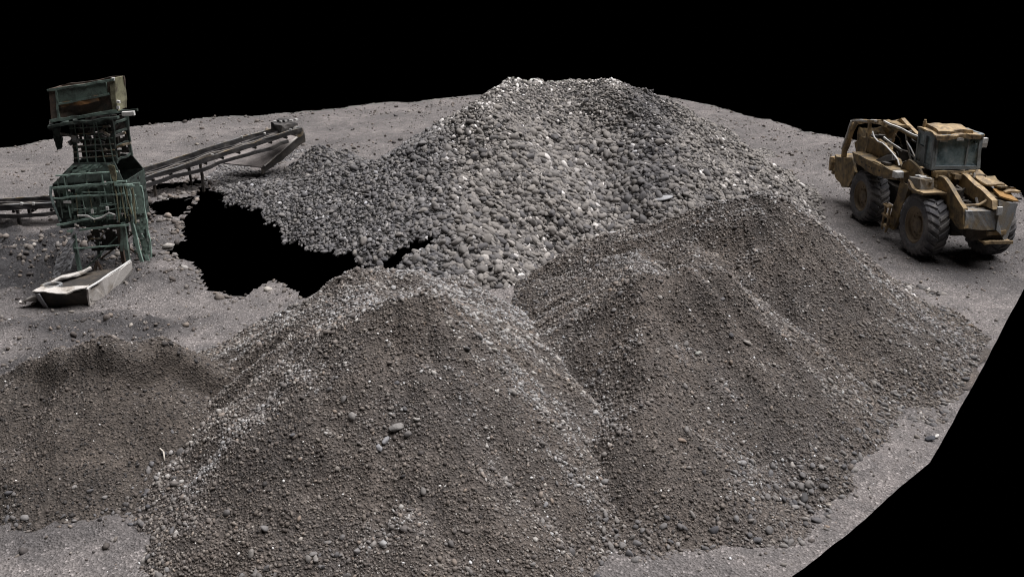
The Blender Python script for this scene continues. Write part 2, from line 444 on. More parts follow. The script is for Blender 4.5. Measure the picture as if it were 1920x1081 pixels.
# gravel heaps ----------------------------------------------------------------
def gravel_size(lo, sg, hi, toe):
    def s(x, y, h, r):
        z = lo * np.exp(r.normal(size=x.size) * sg)
        return np.clip(z * (1 + toe * (1 - sstep(.05, .75, h)) * (r.random(x.size) < .75)), .012, hi)
    return s
def dress(o, f, box, n, lo, seed, toe=.45, hi=.06, mid=2500, midlo=.055, cooly=.3, light=0.0):
    pos, nr, sz = place(f, box, n, gravel_size(lo, .42, hi, toe), on(f), seed)
    r = np.random.default_rng(seed + 1)
    cx, cy = pos[pos[:, 2].argmax(), :2]
    # coarse pale stone stays on the crest and rolls off the flanks, fines stick to the dumped face
    flank = 1 - sstep(.18, .46, -nr[:, 1] + .10 * fbm(pos[:, 0] / .8, pos[:, 1] / .8, seed + 9, 3))
    flank = flank * sstep(.15, .7, pos[:, 2])
    flank = np.maximum(flank, 1.35 * sstep(.90, .95, nr[:, 2]) * sstep(1.2, 1.7, pos[:, 2]))
    sz = sz * (.86 + .40 * np.minimum(flank, 1))
    ang = np.arctan2(pos[:, 0] - cx, pos[:, 1] - cy); rad = np.hypot(pos[:, 0] - cx, pos[:, 1] - cy)
    patch = .6 * fbm(pos[:, 0] / .9, pos[:, 1] / .9, seed, 3) + .9 * fbm(ang * 4, rad * .3, seed + 8, 4)
    tint = np.clip(r.beta(1.7, 2.0, len(pos)) + .13 * patch + light + .19 * flank, 0, .95); tint = np.where((r.random(len(pos)) < .009) & (sz < .04), 1.0, tint)
    gs = stones('gravel', pos, nr, sz, P_SMALL, M['gravel'], o, seed + 2, .22, tint, np.clip(cooly + .4 * patch + .35 * flank + .2 * r.normal(size=len(pos)), 0, 1), .4)
    tag(gs, kind='stuff')
    if mid:
        def kp(x, y, h):
            rq = np.random.default_rng(seed + 5)
            return on(f)(x, y, h) & (rq.random(x.size) < (.02 + .98 * (1 - sstep(.0, .55, h + .25 * fbm(x / 1.1, y / 1.1, seed + 6)))))
        pos, nr, sz = place(f, box, mid, lambda x, y, h, r: np.clip(midlo * np.exp(r.normal(size=x.size) * .32), .03, .08), kp, seed + 3)
        r = np.random.default_rng(seed + 4)
        ms = stones('pebbles', pos, nr, sz, P_MID, M['cobble'], o, seed + 4, .2, np.clip(r.beta(1.9, 2.8, len(pos)), 0, .88), np.clip(.5 + r.normal(size=len(pos)) * .3, 0, 1), .35)
        tag(ms, kind='stuff')

Bh, boxB = build_heap('gravel_pile', B_f, (-9, 5, 7, 22), .06, M['gravel_core'], 'broad grey brown gravel heap in the middle foreground with round boulders on its face', 'gravel pile')
dress(Bh, B_f, boxB, 140000, .019, 700, mid=11000, light=.05)
Ch, boxC = build_heap('gravel_pile', C_f, (-1, 12, 9, 25), .06, M['gravel_core'], 'steep brown gravel heap right of the middle foreground one, behind the bare strip', 'gravel pile')
dress(Ch, C_f, boxC, 100000, .019, 710, mid=7000, light=-.04)
Dh, boxD = build_heap('gravel_pile', D_f, (0, 16, 12, 28), .07, M['gravel_core'], 'gravel heap in front of the wheel loader, with a ridge reaching the cobble heap', 'gravel pile')
dress(Dh, D_f, boxD, 100000, .021, 720, mid=5000, light=-.02)
Eh, boxE = build_heap('dirt_pile', E_f, (-14, -2, 9, 21), .06, M['dirt_core'], 'low dark brown dirt mound with a broken rim, in the near left corner', 'dirt pile')
dress(Eh, E_f, boxE, 42000, .016, 730, toe=.3, mid=3000, midlo=.042, cooly=-.1, light=-.28)
Fh, boxF = build_heap('cobble_pile', F_f, (-14, 0, 30, 44), .1, M['cobble_core'], 'small low cobble heap under the raised end of the conveyor', 'stone pile')
pos, nr, sz = place(F_f, boxF, 5000, lambda x, y, h, r: np.clip(.058 * np.exp(r.normal(size=x.size) * .35), .03, .12), on(F_f), 740)
r74 = np.random.default_rng(74)
tag(stones('cobbles', pos, nr, sz, P_MID, M['cobble'], Fh, 741, .25, np.clip(r74.beta(1.6, 3.0, len(pos)), 0, .9), np.clip(.5 + .3 * r74.normal(size=len(pos)), 0, 1)), kind='stuff')

# loose stones on the ground ------------------------------------------------------
def all_heaps(x, y): return np.maximum.reduce([h(x, y) for h in (A_f, B_f, C_f, D_f, E_f, F_f)])
def on_ground(x, y, h):
    r = np.random.default_rng(99)
    dk = dark_soil(x, y); hs = ground_hole_sd(x, y)
    p = .22 + .9 * (all_heaps(x, y) > -.067) + .7 * dk + .5 * sstep(.25, .7, fbm(x / .9, y / .9, 56)) + 1.2 * np.exp(-np.maximum(hs, 0) / .5) * (hs < 2) + .35 * sstep(.1, .5, fbm(x / 2.2, y / 2.2, 55))
    return rim_ok(x, y) & (hs > .03) & (all_heaps(x, y) < h + .03) & (np.abs(x) < y * .62 + 3.5) & (r.random(x.size) < p)
pos, nr, sz = place(ground_z, GB, 110000, lambda x, y, h, r: np.clip(.0155 * np.exp(r.normal(size=x.size) * .62) * (.75 + y / 45) * (1 + 1.6 * np.exp(-np.maximum(ground_hole_sd(x, y), 0) / .5) * (x < 2)) * (1 + .9 * dark_soil(x, y) * (x < 2)), .012, .16), on_ground, 800)
r8 = np.random.default_rng(801)
tn = np.clip(r8.beta(1.6, 1.6, len(pos)), 0, .95); tn = np.where((r8.random(len(pos)) < .02) & (sz < .04), 1.0, tn)
gst = stones('pebbles', pos, nr, sz, P_SMALL, M['gravel'], None, 802, .2, tn, r8.random(len(pos)) * .6, .45)
tag(gst, 'loose pebbles and clods strewn over the bare ground', 'pebbles', None, 'stuff')

# light -------------------------------------------------------------------------
w = bpy.data.worlds.new('World'); scene.world = w; w.use_nodes = True
w.node_tree.nodes['Background'].inputs['Color'].default_value = (0, 0, 0, 1)
w.node_tree.nodes['Background'].inputs['Strength'].default_value = 0
sl = bpy.data.lights.new('sun', 'SUN'); sl.energy = 5.0; sl.angle = R(62); sl.color = (1, .964, .960)
so = bpy.data.objects.new('sun', sl); COL.objects.link(so)
sdir = Vector((.34, .14, .93)).normalized()
so.rotation_euler = sdir.to_track_quat('Z', 'Y').to_euler(); so.location = (20, 10, 40)

# ------------------------------------------------------------------ machine building kit
M['ochre'] = mat_paint('worn ochre paint', (.265, .19, .095), (.095, .078, .056), (.23, .14, .06), .75, .45, 1.7)
M['ochre_pale'] = mat_paint('dusty pale ochre paint', (.40, .295, .165), (.17, .13, .088), (.25, .15, .06), .7, .45, 1.8)
M['grime'] = mat_paint('grimy steel', (.045, .042, .04), (.085, .072, .058), (.07, .04, .025), .5, .3)
M['grey_steel'] = mat_paint('bare scuffed steel', (.19, .195, .20), (.20, .155, .095), (.24, .16, .08), .6, .45, rough=.55)
M['rubber'] = mat_paint('dusty rubber', (.085, .085, .092), (.175, .168, .165), (.13, .124, .12), .6, .3, 1.2, .9)
M['rim'] = mat_paint('muddy wheel rim', (.19, .15, .105), (.10, .088, .075), (.15, .085, .045), .5, .4, 1.5, .8)
M['cab_blue'] = mat_paint('blue grey cab paint', (.21, .24, .255), (.13, .13, .125), (.21, .155, .085), .45, .4)
M['white'] = mat_paint('dirty white', (.55, .55, .54), (.3, .29, .27), (.25, .2, .15), .35, .1)
M['green'] = mat_paint('faded green steel', (.15, .205, .178), (.075, .086, .078), (.16, .115, .08), .5, .4, 2)
M['green_pale'] = mat_paint('chalky pale green steel', (.26, .36, .315), (.14, .19, .165), (.20, .14, .085), .4, .3, 2.5)
M['green_dark'] = mat_paint('dark green steel', (.050, .068, .060), (.026, .029, .027), (.105, .088, .07), .6, .5, 2)
M['rusty'] = mat_paint('rusted steel', (.12, .09, .072), (.07, .064, .058), (.19, .105, .05), .5, .5, 2)
M['olive'] = mat_paint('yellow green rods', (.21, .205, .135), (.11, .105, .075), (.17, .12, .075), .5, .45, 2.5)
M['plate'] = mat_paint('dusty pale sheet steel', (.52, .50, .475), (.30, .27, .235), (.24, .18, .12), .45, .3, 1.6, .6)
M['dusty'] = mat_paint('dust covered plate', (.20, .185, .172), (.13, .12, .113), (.16, .09, .065), .5, .15, 1)
M['belt'] = mat_paint('dark dusty belt', (.034, .033, .034), (.10, .094, .09), (.07, .05, .04), .5, .15, 1.2)
M['bluesteel'] = mat_paint('grey blue canvas', (.27, .275, .29), (.16, .16, .163), (.17, .165, .16), .5, .1, 2)

def mat_glass():
    m, nt, b = new_mat('grimy teal glass', .28)
    co = coords(nt); n = noise(nt, co, 3.5, 5, .65)
    c = ramp(nt, n, [(.3, (.08, .115, .13)), (.5, (.20, .28, .31)), (.7, (.34, .40, .42))])
    nt.links.new(c, b.inputs['Base Color'])
    nt.links.new(ramp(nt, n, [(.3, .55), (.65, .9)]), b.inputs['Alpha'])
    b.inputs['Specular IOR Level'].default_value = .5
    return m
M['glass'] = mat_glass()

class MB:
    def __init__(s): s.bm = bmesh.new()
    def box(s, c, d, rot=None):
        r = bmesh.ops.create_cube(s.bm, size=1)
        mx = Matrix.Translation(Vector(c)) @ ((rot.to_4x4() if rot else Matrix.Identity(4))) @ Matrix.Diagonal((*d, 1))
        bmesh.ops.transform(s.bm, matrix=mx, verts=r['verts']); return s
    def bar(s, p, q, w, h=None, roll=0):
        p, q = Vector(p), Vector(q); d = q - p; h = h or w
        up = Vector((0, 0, 1)) if abs(d.normalized().z) < .95 else Vector((0, 1, 0))
        x = d.normalized(); y = up.cross(x).normalized(); z = x.cross(y)
        rot = Matrix((x, y, z)).transposed()
        if roll: rot = rot @ Matrix.Rotation(roll, 3, 'X')
        return s.box((p + q) / 2, (d.length, w, h), rot)
    def tube(s, p, q, r, n=10, r2=None):
        p, q = Vector(p), Vector(q); d = q - p
        g = bmesh.ops.create_cone(s.bm, cap_ends=True, segments=n, radius1=r, radius2=r if r2 is None else r2, depth=d.length)
        mx = Matrix.Translation((p + q) / 2) @ d.to_track_quat('Z', 'Y').to_matrix().to_4x4()
        bmesh.ops.transform(s.bm, matrix=mx, verts=g['verts']); return s
    def path(s, pts, r, n=6):
        for a, b in zip(pts[:-1], pts[1:]): s.tube(a, b, r, n)
        return s
    def prism(s, pts, off):
        """a flat polygon of 3-D points given thickness along the vector off"""
        off = Vector(off); a = [s.bm.verts.new(Vector(p)) for p in pts]; b = [s.bm.verts.new(Vector(p) + off) for p in pts]
        s.bm.faces.new(a); s.bm.faces.new(b[::-1])
        for i in range(len(pts)):
            j = (i + 1) % len(pts); s.bm.faces.new((a[j], a[i], b[i], b[j]))
        return s
    def lathe(s, prof, c, n=40, caps=3):
        """profile of (y, radius) spun round an axis along y through c"""
        rings = []
        for y, r in prof:
            rings.append([s.bm.verts.new((c[0] + r * math.cos(2 * math.pi * k / n), c[1] + y, c[2] + r * math.sin(2 * math.pi * k / n))) for k in range(n)])
        for a, b in zip(rings[:-1], rings[1:]):
            for k in range(n): s.bm.faces.new((a[k], a[(k + 1) % n], b[(k + 1) % n], b[k]))
        if caps & 1: s.bm.faces.new(rings[0])
        if caps & 2: s.bm.faces.new(rings[-1][::-1])
        return s
    def sheet(s, a, b, c, d, nu, nv, gap=0.0, seed=0, bulge=0.0):
        """a sheet between four corners, torn where the noise says so"""
        a, b, c, d = map(Vector, (a, b, c, d)); nrm = (b - a).cross(d - a).normalized(); rows = []
        r = random.Random(seed)
        for j in range(nv + 1):
            t = j / nv; row = []
            for i in range(nu + 1):
                u = i / nu
                p = (a * (1 - u) + b * u) * (1 - t) + (d * (1 - u) + c * u) * t
                p += nrm * (bulge * math.sin(math.pi * u) * math.sin(math.pi * t) + r.uniform(-.012, .012))
                row.append(s.bm.verts.new(p))
            rows.append(row)
        nz = fbm(np.array([[i * .45 + seed * 3.1 for i in range(nu)]] * nv), np.array([[j * .45 + seed * 1.7] * nu for j in range(nv)]), seed + 50, 3)
        for j in range(nv):
            for i in range(nu):
                if gap and nz[j][i] > .75 - gap * 1.4: continue
                s.bm.faces.new((rows[j][i], rows[j][i + 1], rows[j + 1][i + 1], rows[j + 1][i]))
        lo = [v for v in s.bm.verts if not v.link_faces]
        bmesh.ops.delete(s.bm, geom=lo, context='VERTS'); return s
    def build(s, name, mat, parent=None, bevel=.012, wobble=0.0, cut=.18, thick=0.0, smooth=False, seed=0):
        bm = s.bm
        if wobble:
            for _ in range(4):
                e = [x for x in bm.edges if x.calc_length() > cut]
                if not e: break
                bmesh.ops.subdivide_edges(bm, edges=e, cuts=1, use_grid_fill=True)
            p = np.array([list(v.co) for v in bm.verts]); n = fbm3(p + seed, 2.6, 3 + seed) * wobble
            for v, q in zip(bm.verts, n): v.co += Vector(q)
        bmesh.ops.recalc_face_normals(bm, faces=bm.faces)
        me = bpy.data.meshes.new(name); bm.to_mesh(me); bm.free()
        if smooth:
            for f in me.polygons: f.use_smooth = True
        me.materials.append(mat)
        o = bpy.data.objects.new(name, me); COL.objects.link(o)
        if parent: o.parent = parent
        if thick:
            m = o.modifiers.new('thickness', 'SOLIDIFY'); m.thickness = thick; m.offset = 0
        if bevel and not wobble:
            m = o.modifiers.new('edge', 'BEVEL'); m.width = bevel; m.segments = 2; m.limit_method = 'ANGLE'; m.harden_normals = False
        return o

def empty(name, loc, rz=0):
    o = bpy.data.objects.new(name, None); COL.objects.link(o); o.location = loc; o.rotation_euler = (0, 0, rz); return o

# ------------------------------------------------------------------ wheel loader
# x forward (towards the near heaps), y to the machine's left, z up; origin under the rear axle
LD = empty('wheel_loader', (12.02, 28.9, .02), math.atan2(-3.5, .3))
tag(LD, 'worn ochre wheel loader with black tyres and a blue grey cab, beyond the heaps', 'wheel loader')

def wheel(x, y, r, side, wd=.62):
    m = MB(); h = wd / 2
    prof = [(-h * .86, r * .56), (-h, r * .66), (-h * 1.03, r * .80), (-h * .93, r * .91), (-h * .72, r * .955), (0, r * .965), (h * .72, r * .955), (h * .93, r * .91), (h * 1.03, r * .80), (h, r * .66), (h * .86, r * .56)]
    m.lathe(prof, (0, 0, 0), 56, 0)
    n = 23
    for i in range(n):
        for sd in (-1, 1):
            a0 = 2 * math.pi * (i + (.5 if sd > 0 else 0)) / n
            sec = []
            for t, ry, rr_ in ((0, .02, 1.0), (.35, .40, 1.0), (.7, .76, .985), (1.0, .99, .915)):
                a = a0 + .26 * t; da = .072 + .012 * t
                for rad in (r * (rr_ - .06), r * (rr_ + .012)):
                    for q in (-da, da):
                        k = .8 if rad > r * rr_ else 1.0
                        sec.append((math.cos(a + q * k) * rad, sd * h * ry, math.sin(a + q * k) * rad))
            vs = [m.bm.verts.new(p) for p in sec]
            for k in range(3):
                o = k * 4
                for (A1, B1) in ((0, 1), (1, 3), (3, 2), (2, 0)): m.bm.faces.new((vs[o + A1], vs[o + B1], vs[o + 4 + B1], vs[o + 4 + A1]))
            m.bm.faces.new((vs[0], vs[2], vs[3], vs[1])); m.bm.faces.new((vs[12], vs[13], vs[15], vs[14]))
    t = m.build('wheel', M['rubber'], LD, .008); t.location = (x, y, r)
    s = side
    rim = MB()
    prof = [(s * h * .80, r * .59), (s * h * .90, r * .585), (s * h * .92, r * .545), (s * h * .80, r * .53), (s * h * .68, r * .49), (s * h * .52, r * .46), (s * h * .42, r * .28)]
    rim.lathe(prof, (0, 0, 0), 40, 2)
    rim.build('rim', M['rim'], t, 0, smooth=False)
    hb = MB(); hb.lathe([(s * h * .4, r * .27), (s * h * .62, r * .25), (s * h * .7, r * .2), (s * h * .74, r * .08)], (0, 0, 0), 24)
    for k in range(12):
        a = 2 * math.pi * k / 12; px, pz = math.cos(a) * r * .36, math.sin(a) * r * .36
        hb.tube((px, s * h * .42, pz), (px, s * h * .56, pz), .024, 6)
    hb.build('hub', M['rim'], t, 0)
    return t
wheel(-.12, -.94, .80, -1); wheel(-.12, .94, .80, 1); wheel(3.32, -.94, .875, -1); wheel(3.32, .94, .875, 1)

m = MB(); m.box((-.5, 0, .95), (3.4, .86, .55)).box((-1.9, 0, 1.2), (.5, 1.3, .7)); m.tube((-.12, -.8, .8), (-.12, .8, .8), .15); m.build('rear_frame', M['grime'], LD, wobble=.03)
m = MB(); m.box((3.0, .05, 1.05), (2.6, .8, .45)).tube((3.32, -.8, .875), (3.32, .8, .875), .17); m.box((1.75, 0, 1.05), (.5, .5, .7)).box((3.32, 0, .85), (.5, .5, .5)); m.build('front_frame', M['grime'], LD, wobble=.03, seed=2)
m = MB(); m.prism([(-1.55, -.86, 1.72), (-1.75, -.86, 2.15), (-1.0, -.86, 2.5), (-.39, -.86, 2.55), (.2, -.86, 2.49), (1.27, -.86, 2.22), (1.55, -.86, 1.85), (.4, -.86, 1.78)], (0, .05, 0))
m.build('side_panel', M['ochre'], LD, wobble=.06, seed=3)
m = MB(); m.path([(-.55, -.9, 2.72), (-.39, -.9, 2.58), (-.1, -.9, 2.5), (.2, -.9, 2.51), (.5, -.9, 2.46), (.9, -.9, 2.36), (1.27, -.9, 2.24), (1.4, -.9, 2.1)], .022)
m.build('hose', M['white'], LD, 0)
# engine bay frame at the rear
m = MB()
for y in (-.86, .62):
    m.bar((-2.45, y, 1.45), (-2.28, y, 2.16), .13, .16).bar((-2.28, y, 2.16), (-1.99, y, 2.72), .12, .15).bar((-1.99, y, 2.72), (-1.7, y, 2.83), .12, .14)
m.bar((-1.72, -.86, 2.83), (-.5, -.70, 2.99), .12, .10).bar((-1.72, .62, 2.83), (-.35, .62, 2.5), .12, .10)
m.bar((-1.99, -.86, 2.75), (-1.99, .62, 2.75), .1, .1).bar((-1.15, -.8, 2.9), (-1.2, .62, 2.72), .12, .07).bar((-.5, -.7, 2.98), (-.35, .62, 2.52), .1, .08)
m.bar((-.9, -.86, 1.9), (-.9, -.8, 2.9), .09)
m.build('engine_frame', M['ochre_pale'], LD, wobble=.035, seed=5)
m = MB(); m.bar((-.46, -.62, 3.04), (1.55, .35, 2.58), .05, .05).bar((-2.02, -.93, 2.8), (-1.5, -.9, 2.9), .06, .06).bar((-1.5, -.9, 2.9), (-.62, -.76, 3.02), .06, .06).bar((-2.5, -.93, 1.75), (-2.05, -.93, 2.78), .05, .05)
m.bar((.15, -.2, 2.78), (.55, -.1, 1.95), .04).bar((-.1, -.72, 2.62), (.5, -.4, 2.3), .05, .05)
m.build('guard_rail', M['white'], LD, wobble=.02, seed=6)
m = MB(); m.prism([(-.42, -.55, 2.98), (1.5, .32, 2.56), (1.45, .6, 2.36), (-.4, .5, 2.5)], (0, 0, -.04)); m.prism([(-1.8, -.2, 2.84), (-1.2, -.1, 2.88), (-1.2, .6, 2.74), (-1.8, .6, 2.76)], (0, 0, -.04))
m.build('hood', M['ochre'], LD, wobble=.07, seed=8)
m = MB(); m.box((-1.95, -.1, 1.95), (.12, 1.2, 1.3)); m.box((-1.3, 0, 1.75), (.9, .8, .7)).box((-1.55, -.45, 2.2), (.35, .12, .62)); m.build('radiator', M['ochre'], LD, wobble=.05, seed=9)
m = MB(); m.box((-.6, .05, 1.75), (1.5, .7, .6)).box((.5, .1, 1.8), (.9, .7, .5)).tube((-.75, -.5, 1.9), (-.75, -.5, 2.55), .10).tube((-.4, .2, 2.0), (-.4, .2, 2.72), .07).box((-1.05, -.62, 2.3), (.3, .2, .4)).box((.1, -.1, 2.2), (.6, .5, .3))
for k in range(16):
    p = [random.uniform(-1.3, 1.4), random.uniform(-.65, .4), random.uniform(2.0, 2.45)]
    q = [p[0] + random.uniform(-.5, .5), p[1] + random.uniform(-.3, .3), p[2] + random.uniform(-.25, .15)]
    m.tube(p, q, random.uniform(.02, .05), 6)
m.build('engine', M['grime'], LD, wobble=.03, seed=10)
m = MB()
for k in range(9):
    p = [random.uniform(-1.5, 1.2), random.uniform(-.8, -.1), random.uniform(2.1, 2.75)]
    m = MB(); m.path([p, [p[0] + random.uniform(.1, .4), p[1] + random.uniform(-.1, .1), p[2] - random.uniform(0, .2)], [p[0] + random.uniform(.3, .7), p[1], p[2] - random.uniform(.1, .4)]], .022); m.build('pipe', M['grey_steel'], LD, 0)
m = MB(); m.box((-2.65, -.1, 1.2), (.7, 1.7, .55)).prism([(-2.4, -.96, 1.55), (-2.95, -.96, 1.45), (-2.8, -.96, .8), (-2.1, -.96, .55), (-1.5, -.96, .75), (-1.35, -.96, 1.3), (-1.7, -.96, 1.7)], (0, .1, 0)).build('counterweight', M['ochre'], LD, wobble=.05, seed=11)
m = MB(); m.box((-3.2, -.78, 1.15), (.14, .4, .5)).box((-3.0, -.75, 1.3), (.4, .3, .12)).box((-3.24, -.75, .88), (.12, .2, .2)).build('tow_bracket', M['ochre_pale'], LD, wobble=.03, seed=12)
# fender beam with bolt holes
m = MB(); m.prism([(-.95, -1.26, 1.96), (-.8, -1.26, 2.0), (2.05, -1.26, 2.0), (2.1, -1.26, 1.83), (1.65, -1.26, 1.76), (.6, -1.26, 1.64), (-.75, -1.26, 1.74)], (0, .08, 0)).prism([(-.95, -1.26, 1.96), (2.05, -1.26, 2.0), (2.05, -.86, 2.02), (-.95, -.86, 1.98)], (0, 0, .04))
fb = m.build('rear_fender', M['ochre'], LD, wobble=.03, seed=13)
m = MB()
for x, z in ((.1, 1.82), (.32, 1.82), (.5, 1.82), (-.2, 1.85), (1.0, 1.86)): m = MB(); m.tube((x, -1.29, z), (x, -1.25, z), .03, 10); m.build('bolt', M['grime'], fb, 0)
m = MB(); m.prism([(.35, -1.1, 2.04), (.75, -1.0, 2.3), (1.0, -.95, 2.34), (1.1, -1.0, 2.2), (.9, -1.1, 2.05)], (0, .14, 0)).box((1.0, -1.1, 2.08), (.3, .2, .08)).build('air_cleaner', M['grime'], LD, wobble=.03, seed=14)
m = MB(); m.box((2.02, -1.2, 1.98), (.2, .22, .18)).build('tool_box', M['white'], LD, wobble=.03, seed=15)
# middle: cab pedestal, gusset, strut
m = MB(); m.prism([(1.52, -.92, 1.75), (1.62, -.92, 2.1), (1.95, -.92, 2.42), (2.5, -.92, 2.3), (2.9, -.92, 2.1), (3.25, -.92, 2.05), (3.2, -.92, 1.55), (2.6, -.92, 1.5), (2.1, -.92, 1.55)], (0, .06, 0)).box((2.3, 0, 1.75), (1.3, 1.7, .75))
m.build('cab_pedestal', M['ochre'], LD, wobble=.045, seed=16)
m = MB(); m.prism([(1.9, -1.06, 1.72), (2.42, -1.06, 1.72), (2.15, -1.06, .85), (1.85, -1.06, .28), (1.58, -1.06, .3), (1.66, -1.06, .9)], (0, .12, 0))
m.build('step_strut', M['ochre'], LD, wobble=.03, seed=17)
m = MB()
for k in range(3): m.box((1.62, -1.15, .35 + k * .3), (.34, .2, .04))
m.bar((1.48, -1.2, .2), (1.55, -1.2, 1.0), .05).bar((1.75, -1.2, .2), (1.82, -1.2, 1.0), .05)
m.build('ladder', M['ochre_pale'], LD, 0, wobble=.02)
# cab
cabx0, cabx1 = 1.86, 2.78
m = MB()
for x in (cabx0, cabx1):
    for y in (-.66, .66): m.bar((x, y, 2.28), (x + (.0 if x == cabx0 else -.06), y * .97, 3.24), .09, .09)
for z in (2.32, 3.2):
    for y in (-.66, .66): m.bar((cabx0, y, z), (cabx1, y, z), .08, .10)
    for x in (cabx0, cabx1): m.bar((x, -.66, z), (x, .66, z), .08, .10)
m.bar((2.36, -.67, 2.3), (2.30, -.66, 3.2), .07, .09)
cab_o = m.build('cab', M['cab_blue'], LD, wobble=.02, seed=18)
m = MB(); m.prism([(cabx0, -.66, 2.36), (2.34, -.67, 2.36), (2.3, -.66, 2.78), (cabx0, -.66, 2.85)], (0, .03, 0)).box((2.32, 0, 2.29), (.95, 1.32, .05)).build('cab_panel', M['cab_blue'], cab_o, wobble=.03, seed=19)
m = MB(); m.box((cabx1 - .02, -.15, 2.77), (.02, .88, .80)); m.build('windscreen', M['glass'], cab_o, 0)
m = MB(); m.box((cabx1 - .02, .47, 2.77), (.02, .30, .80)); m.build('window', M['glass'], cab_o, 0)
m = MB(); m.box((2.08, -.655, 3.0), (.4, .02, .32)); m.build('window', M['glass'], cab_o, 0)
m = MB(); m.box((2.56, -.655, 2.77), (.34, .02, .80)); m.build('window', M['glass'], cab_o, 0)
m = MB(); m.box((cabx0 + .02, 0, 2.77), (.02, 1.2, .80)); m.build('window', M['glass'], cab_o, 0)
m = MB(); m.box((cabx1 + .0, .30, 2.77), (.05, .05, .84)); m.build('window_bar', M['cab_blue'], cab_o, 0, wobble=.01)
m = MB(); m.bar((cabx1 + .01, -.60, 2.4), (cabx1 + .01, -.60, 3.15), .05); m.build('window_bar', M['cab_blue'], cab_o, 0, wobble=.01)
m = MB(); m.box((2.1, 0, 2.5), (.45, .5, .18)).box((1.95, 0, 2.8), (.12, .46, .5)); m.build('driver_seat', M['grime'], cab_o, wobble=.02)
m = MB(); m.tube((2.62, 0, 2.35), (2.45, 0, 2.75), .03)
for k in range(14):
    a, b = 2 * math.pi * k / 14, 2 * math.pi * (k + 1) / 14
    m.tube((2.43 + .06 * math.cos(a), .18 * math.sin(a), 2.76 + .16 * math.cos(a)), (2.43 + .06 * math.cos(b), .18 * math.sin(b), 2.76 + .16 * math.cos(b)), .015, 6)
m.bar((2.6, -.3, 2.4), (2.66, -.12, 2.85), .03).bar((2.66, .1, 2.8), (2.68, .3, 2.55), .03)
m.build('steering_wheel', M['grey_steel'], cab_o, 0)
m = MB(); m.prism([(1.78, -.72, 3.24), (2.86, -.72, 3.22), (2.84, .72, 3.18), (1.78, .72, 3.22)], (0, 0, .05)).prism([(1.9, -.55, 3.29), (2.7, -.6, 3.27), (2.68, .45, 3.24), (1.9, .5, 3.28)], (0, 0, .09)).bar((2.84, -.7, 3.2), (2.82, .72, 3.16), .06, .1)
m.build('cab_roof', M['ochre_pale'], cab_o, wobble=.045, seed=21)
m = MB(); m.box((2.82, -.45, 3.12), (.06, .22, .11)).box((2.82, .0, 3.13), (.06, .2, .09)); m.build('headlight', M['white'], cab_o, .01)
m = MB(); m.tube((1.95, -.6, 3.28), (1.95, -.6, 3.46), .05).tube((1.95, -.6, 3.46), (1.95, -.6, 3.52), .035); m.build('beacon', M['ochre_pale'], cab_o, 0)
m = MB(); m.box((2.45, .88, 2.95), (.12, .22, .26)).box((2.42, .80, 2.68), (.1, .12, .2)).bar((2.5, .66, 2.9), (2.45, .85, 2.95), .04); m.build('mirror', M['white'], cab_o, wobble=.025, seed=22)
m = MB(); m.box((2.85, -.4, 2.17), (.25, .42, .14)).box((2.9, .15, 2.13), (.3, .5, .12)).box((2.75, .5, 2.16), (.2, .22, .2)).bar((2.95, -.66, 2.26), (2.95, .5, 2.24), .05, .05); m.build('cab_mount', M['ochre_pale'], LD, wobble=.03, seed=23)
m = MB()
for k in range(4): m.box((2.98, .18 + .1 * k, 2.15), (.06, .05, .12))
m.build('valve_block', M['white'], LD, 0, wobble=.015)
# battery box and mudguard over the near front wheel
m = MB(); m.box((2.95, -1.0, 1.95), (.6, .42, .34)); bb = m.build('battery_box', M['grey_steel'], LD, wobble=.05, seed=25)
m = MB()
for k in range(6): m.box((2.78 + .07 * k, -1.0 + .05 * (k % 3), 2.12), (.09, .14, .03), Matrix.Rotation(.5 * k, 3, 'Z'))
m.build('lid', M['white'], bb, wobble=.015)
m = MB(); m.prism([(2.72, -1.28, 2.0), (2.8, -1.28, 1.86), (3.0, -1.28, 1.80), (3.7, -1.28, 1.80), (3.72, -1.28, 1.86), (3.02, -1.28, 1.87), (2.84, -1.28, 2.0)], (0, .62, 0)); m.build('front_fender', M['ochre_pale'], LD, wobble=.03, seed=26)
# lift arms
m = MB(); m.prism([(3.15, -.64, 2.22), (3.45, -.64, 2.22), (4.6, -.64, 1.66), (4.76, -.64, 1.15), (4.55, -.64, 1.08), (3.75, -.64, 1.32), (3.2, -.64, 1.5)], (0, .12, 0)); m.build('lift_arm', M['ochre'], LD, wobble=.02, seed=27)
m = MB(); m.prism([(2.8, .12, 2.2), (3.1, .12, 2.2), (4.6, .12, 1.86), (4.72, .12, 1.64), (4.2, .12, 1.62), (2.9, .12, 1.8)], (0, .16, 0)); m.build('lift_arm', M['ochre_pale'], LD, wobble=.02, seed=28)
m = MB(); m.tube((3.2, -.2, 1.5), (4.4, -.2, 1.55), .09).tube((3.6, -.2, 1.52), (4.5, -.2, 1.55), .05).box((3.4, -.2, 1.75), (.3, .3, .3)).box((3.9, -.1, 1.45), (.4, .5, .2))
for k in range(10):
    p = (random.uniform(3.2, 4.3), random.uniform(-.45, .05), random.uniform(1.5, 1.95)); m.tube(p, (p[0] + random.uniform(-.3, .3), p[1] + random.uniform(-.2, .2), p[2] + random.uniform(-.2, .1)), .035, 6)
m.build('hydraulic_ram', M['grime'], LD, 0, wobble=.02)
m = MB(); m.path([(4.3, -.5, 1.66), (4.4, -.1, 1.7), (4.35, .12, 1.8), (4.15, .2, 1.86)], .035, 8); m.build('hose', M['ochre_pale'], LD, 0)
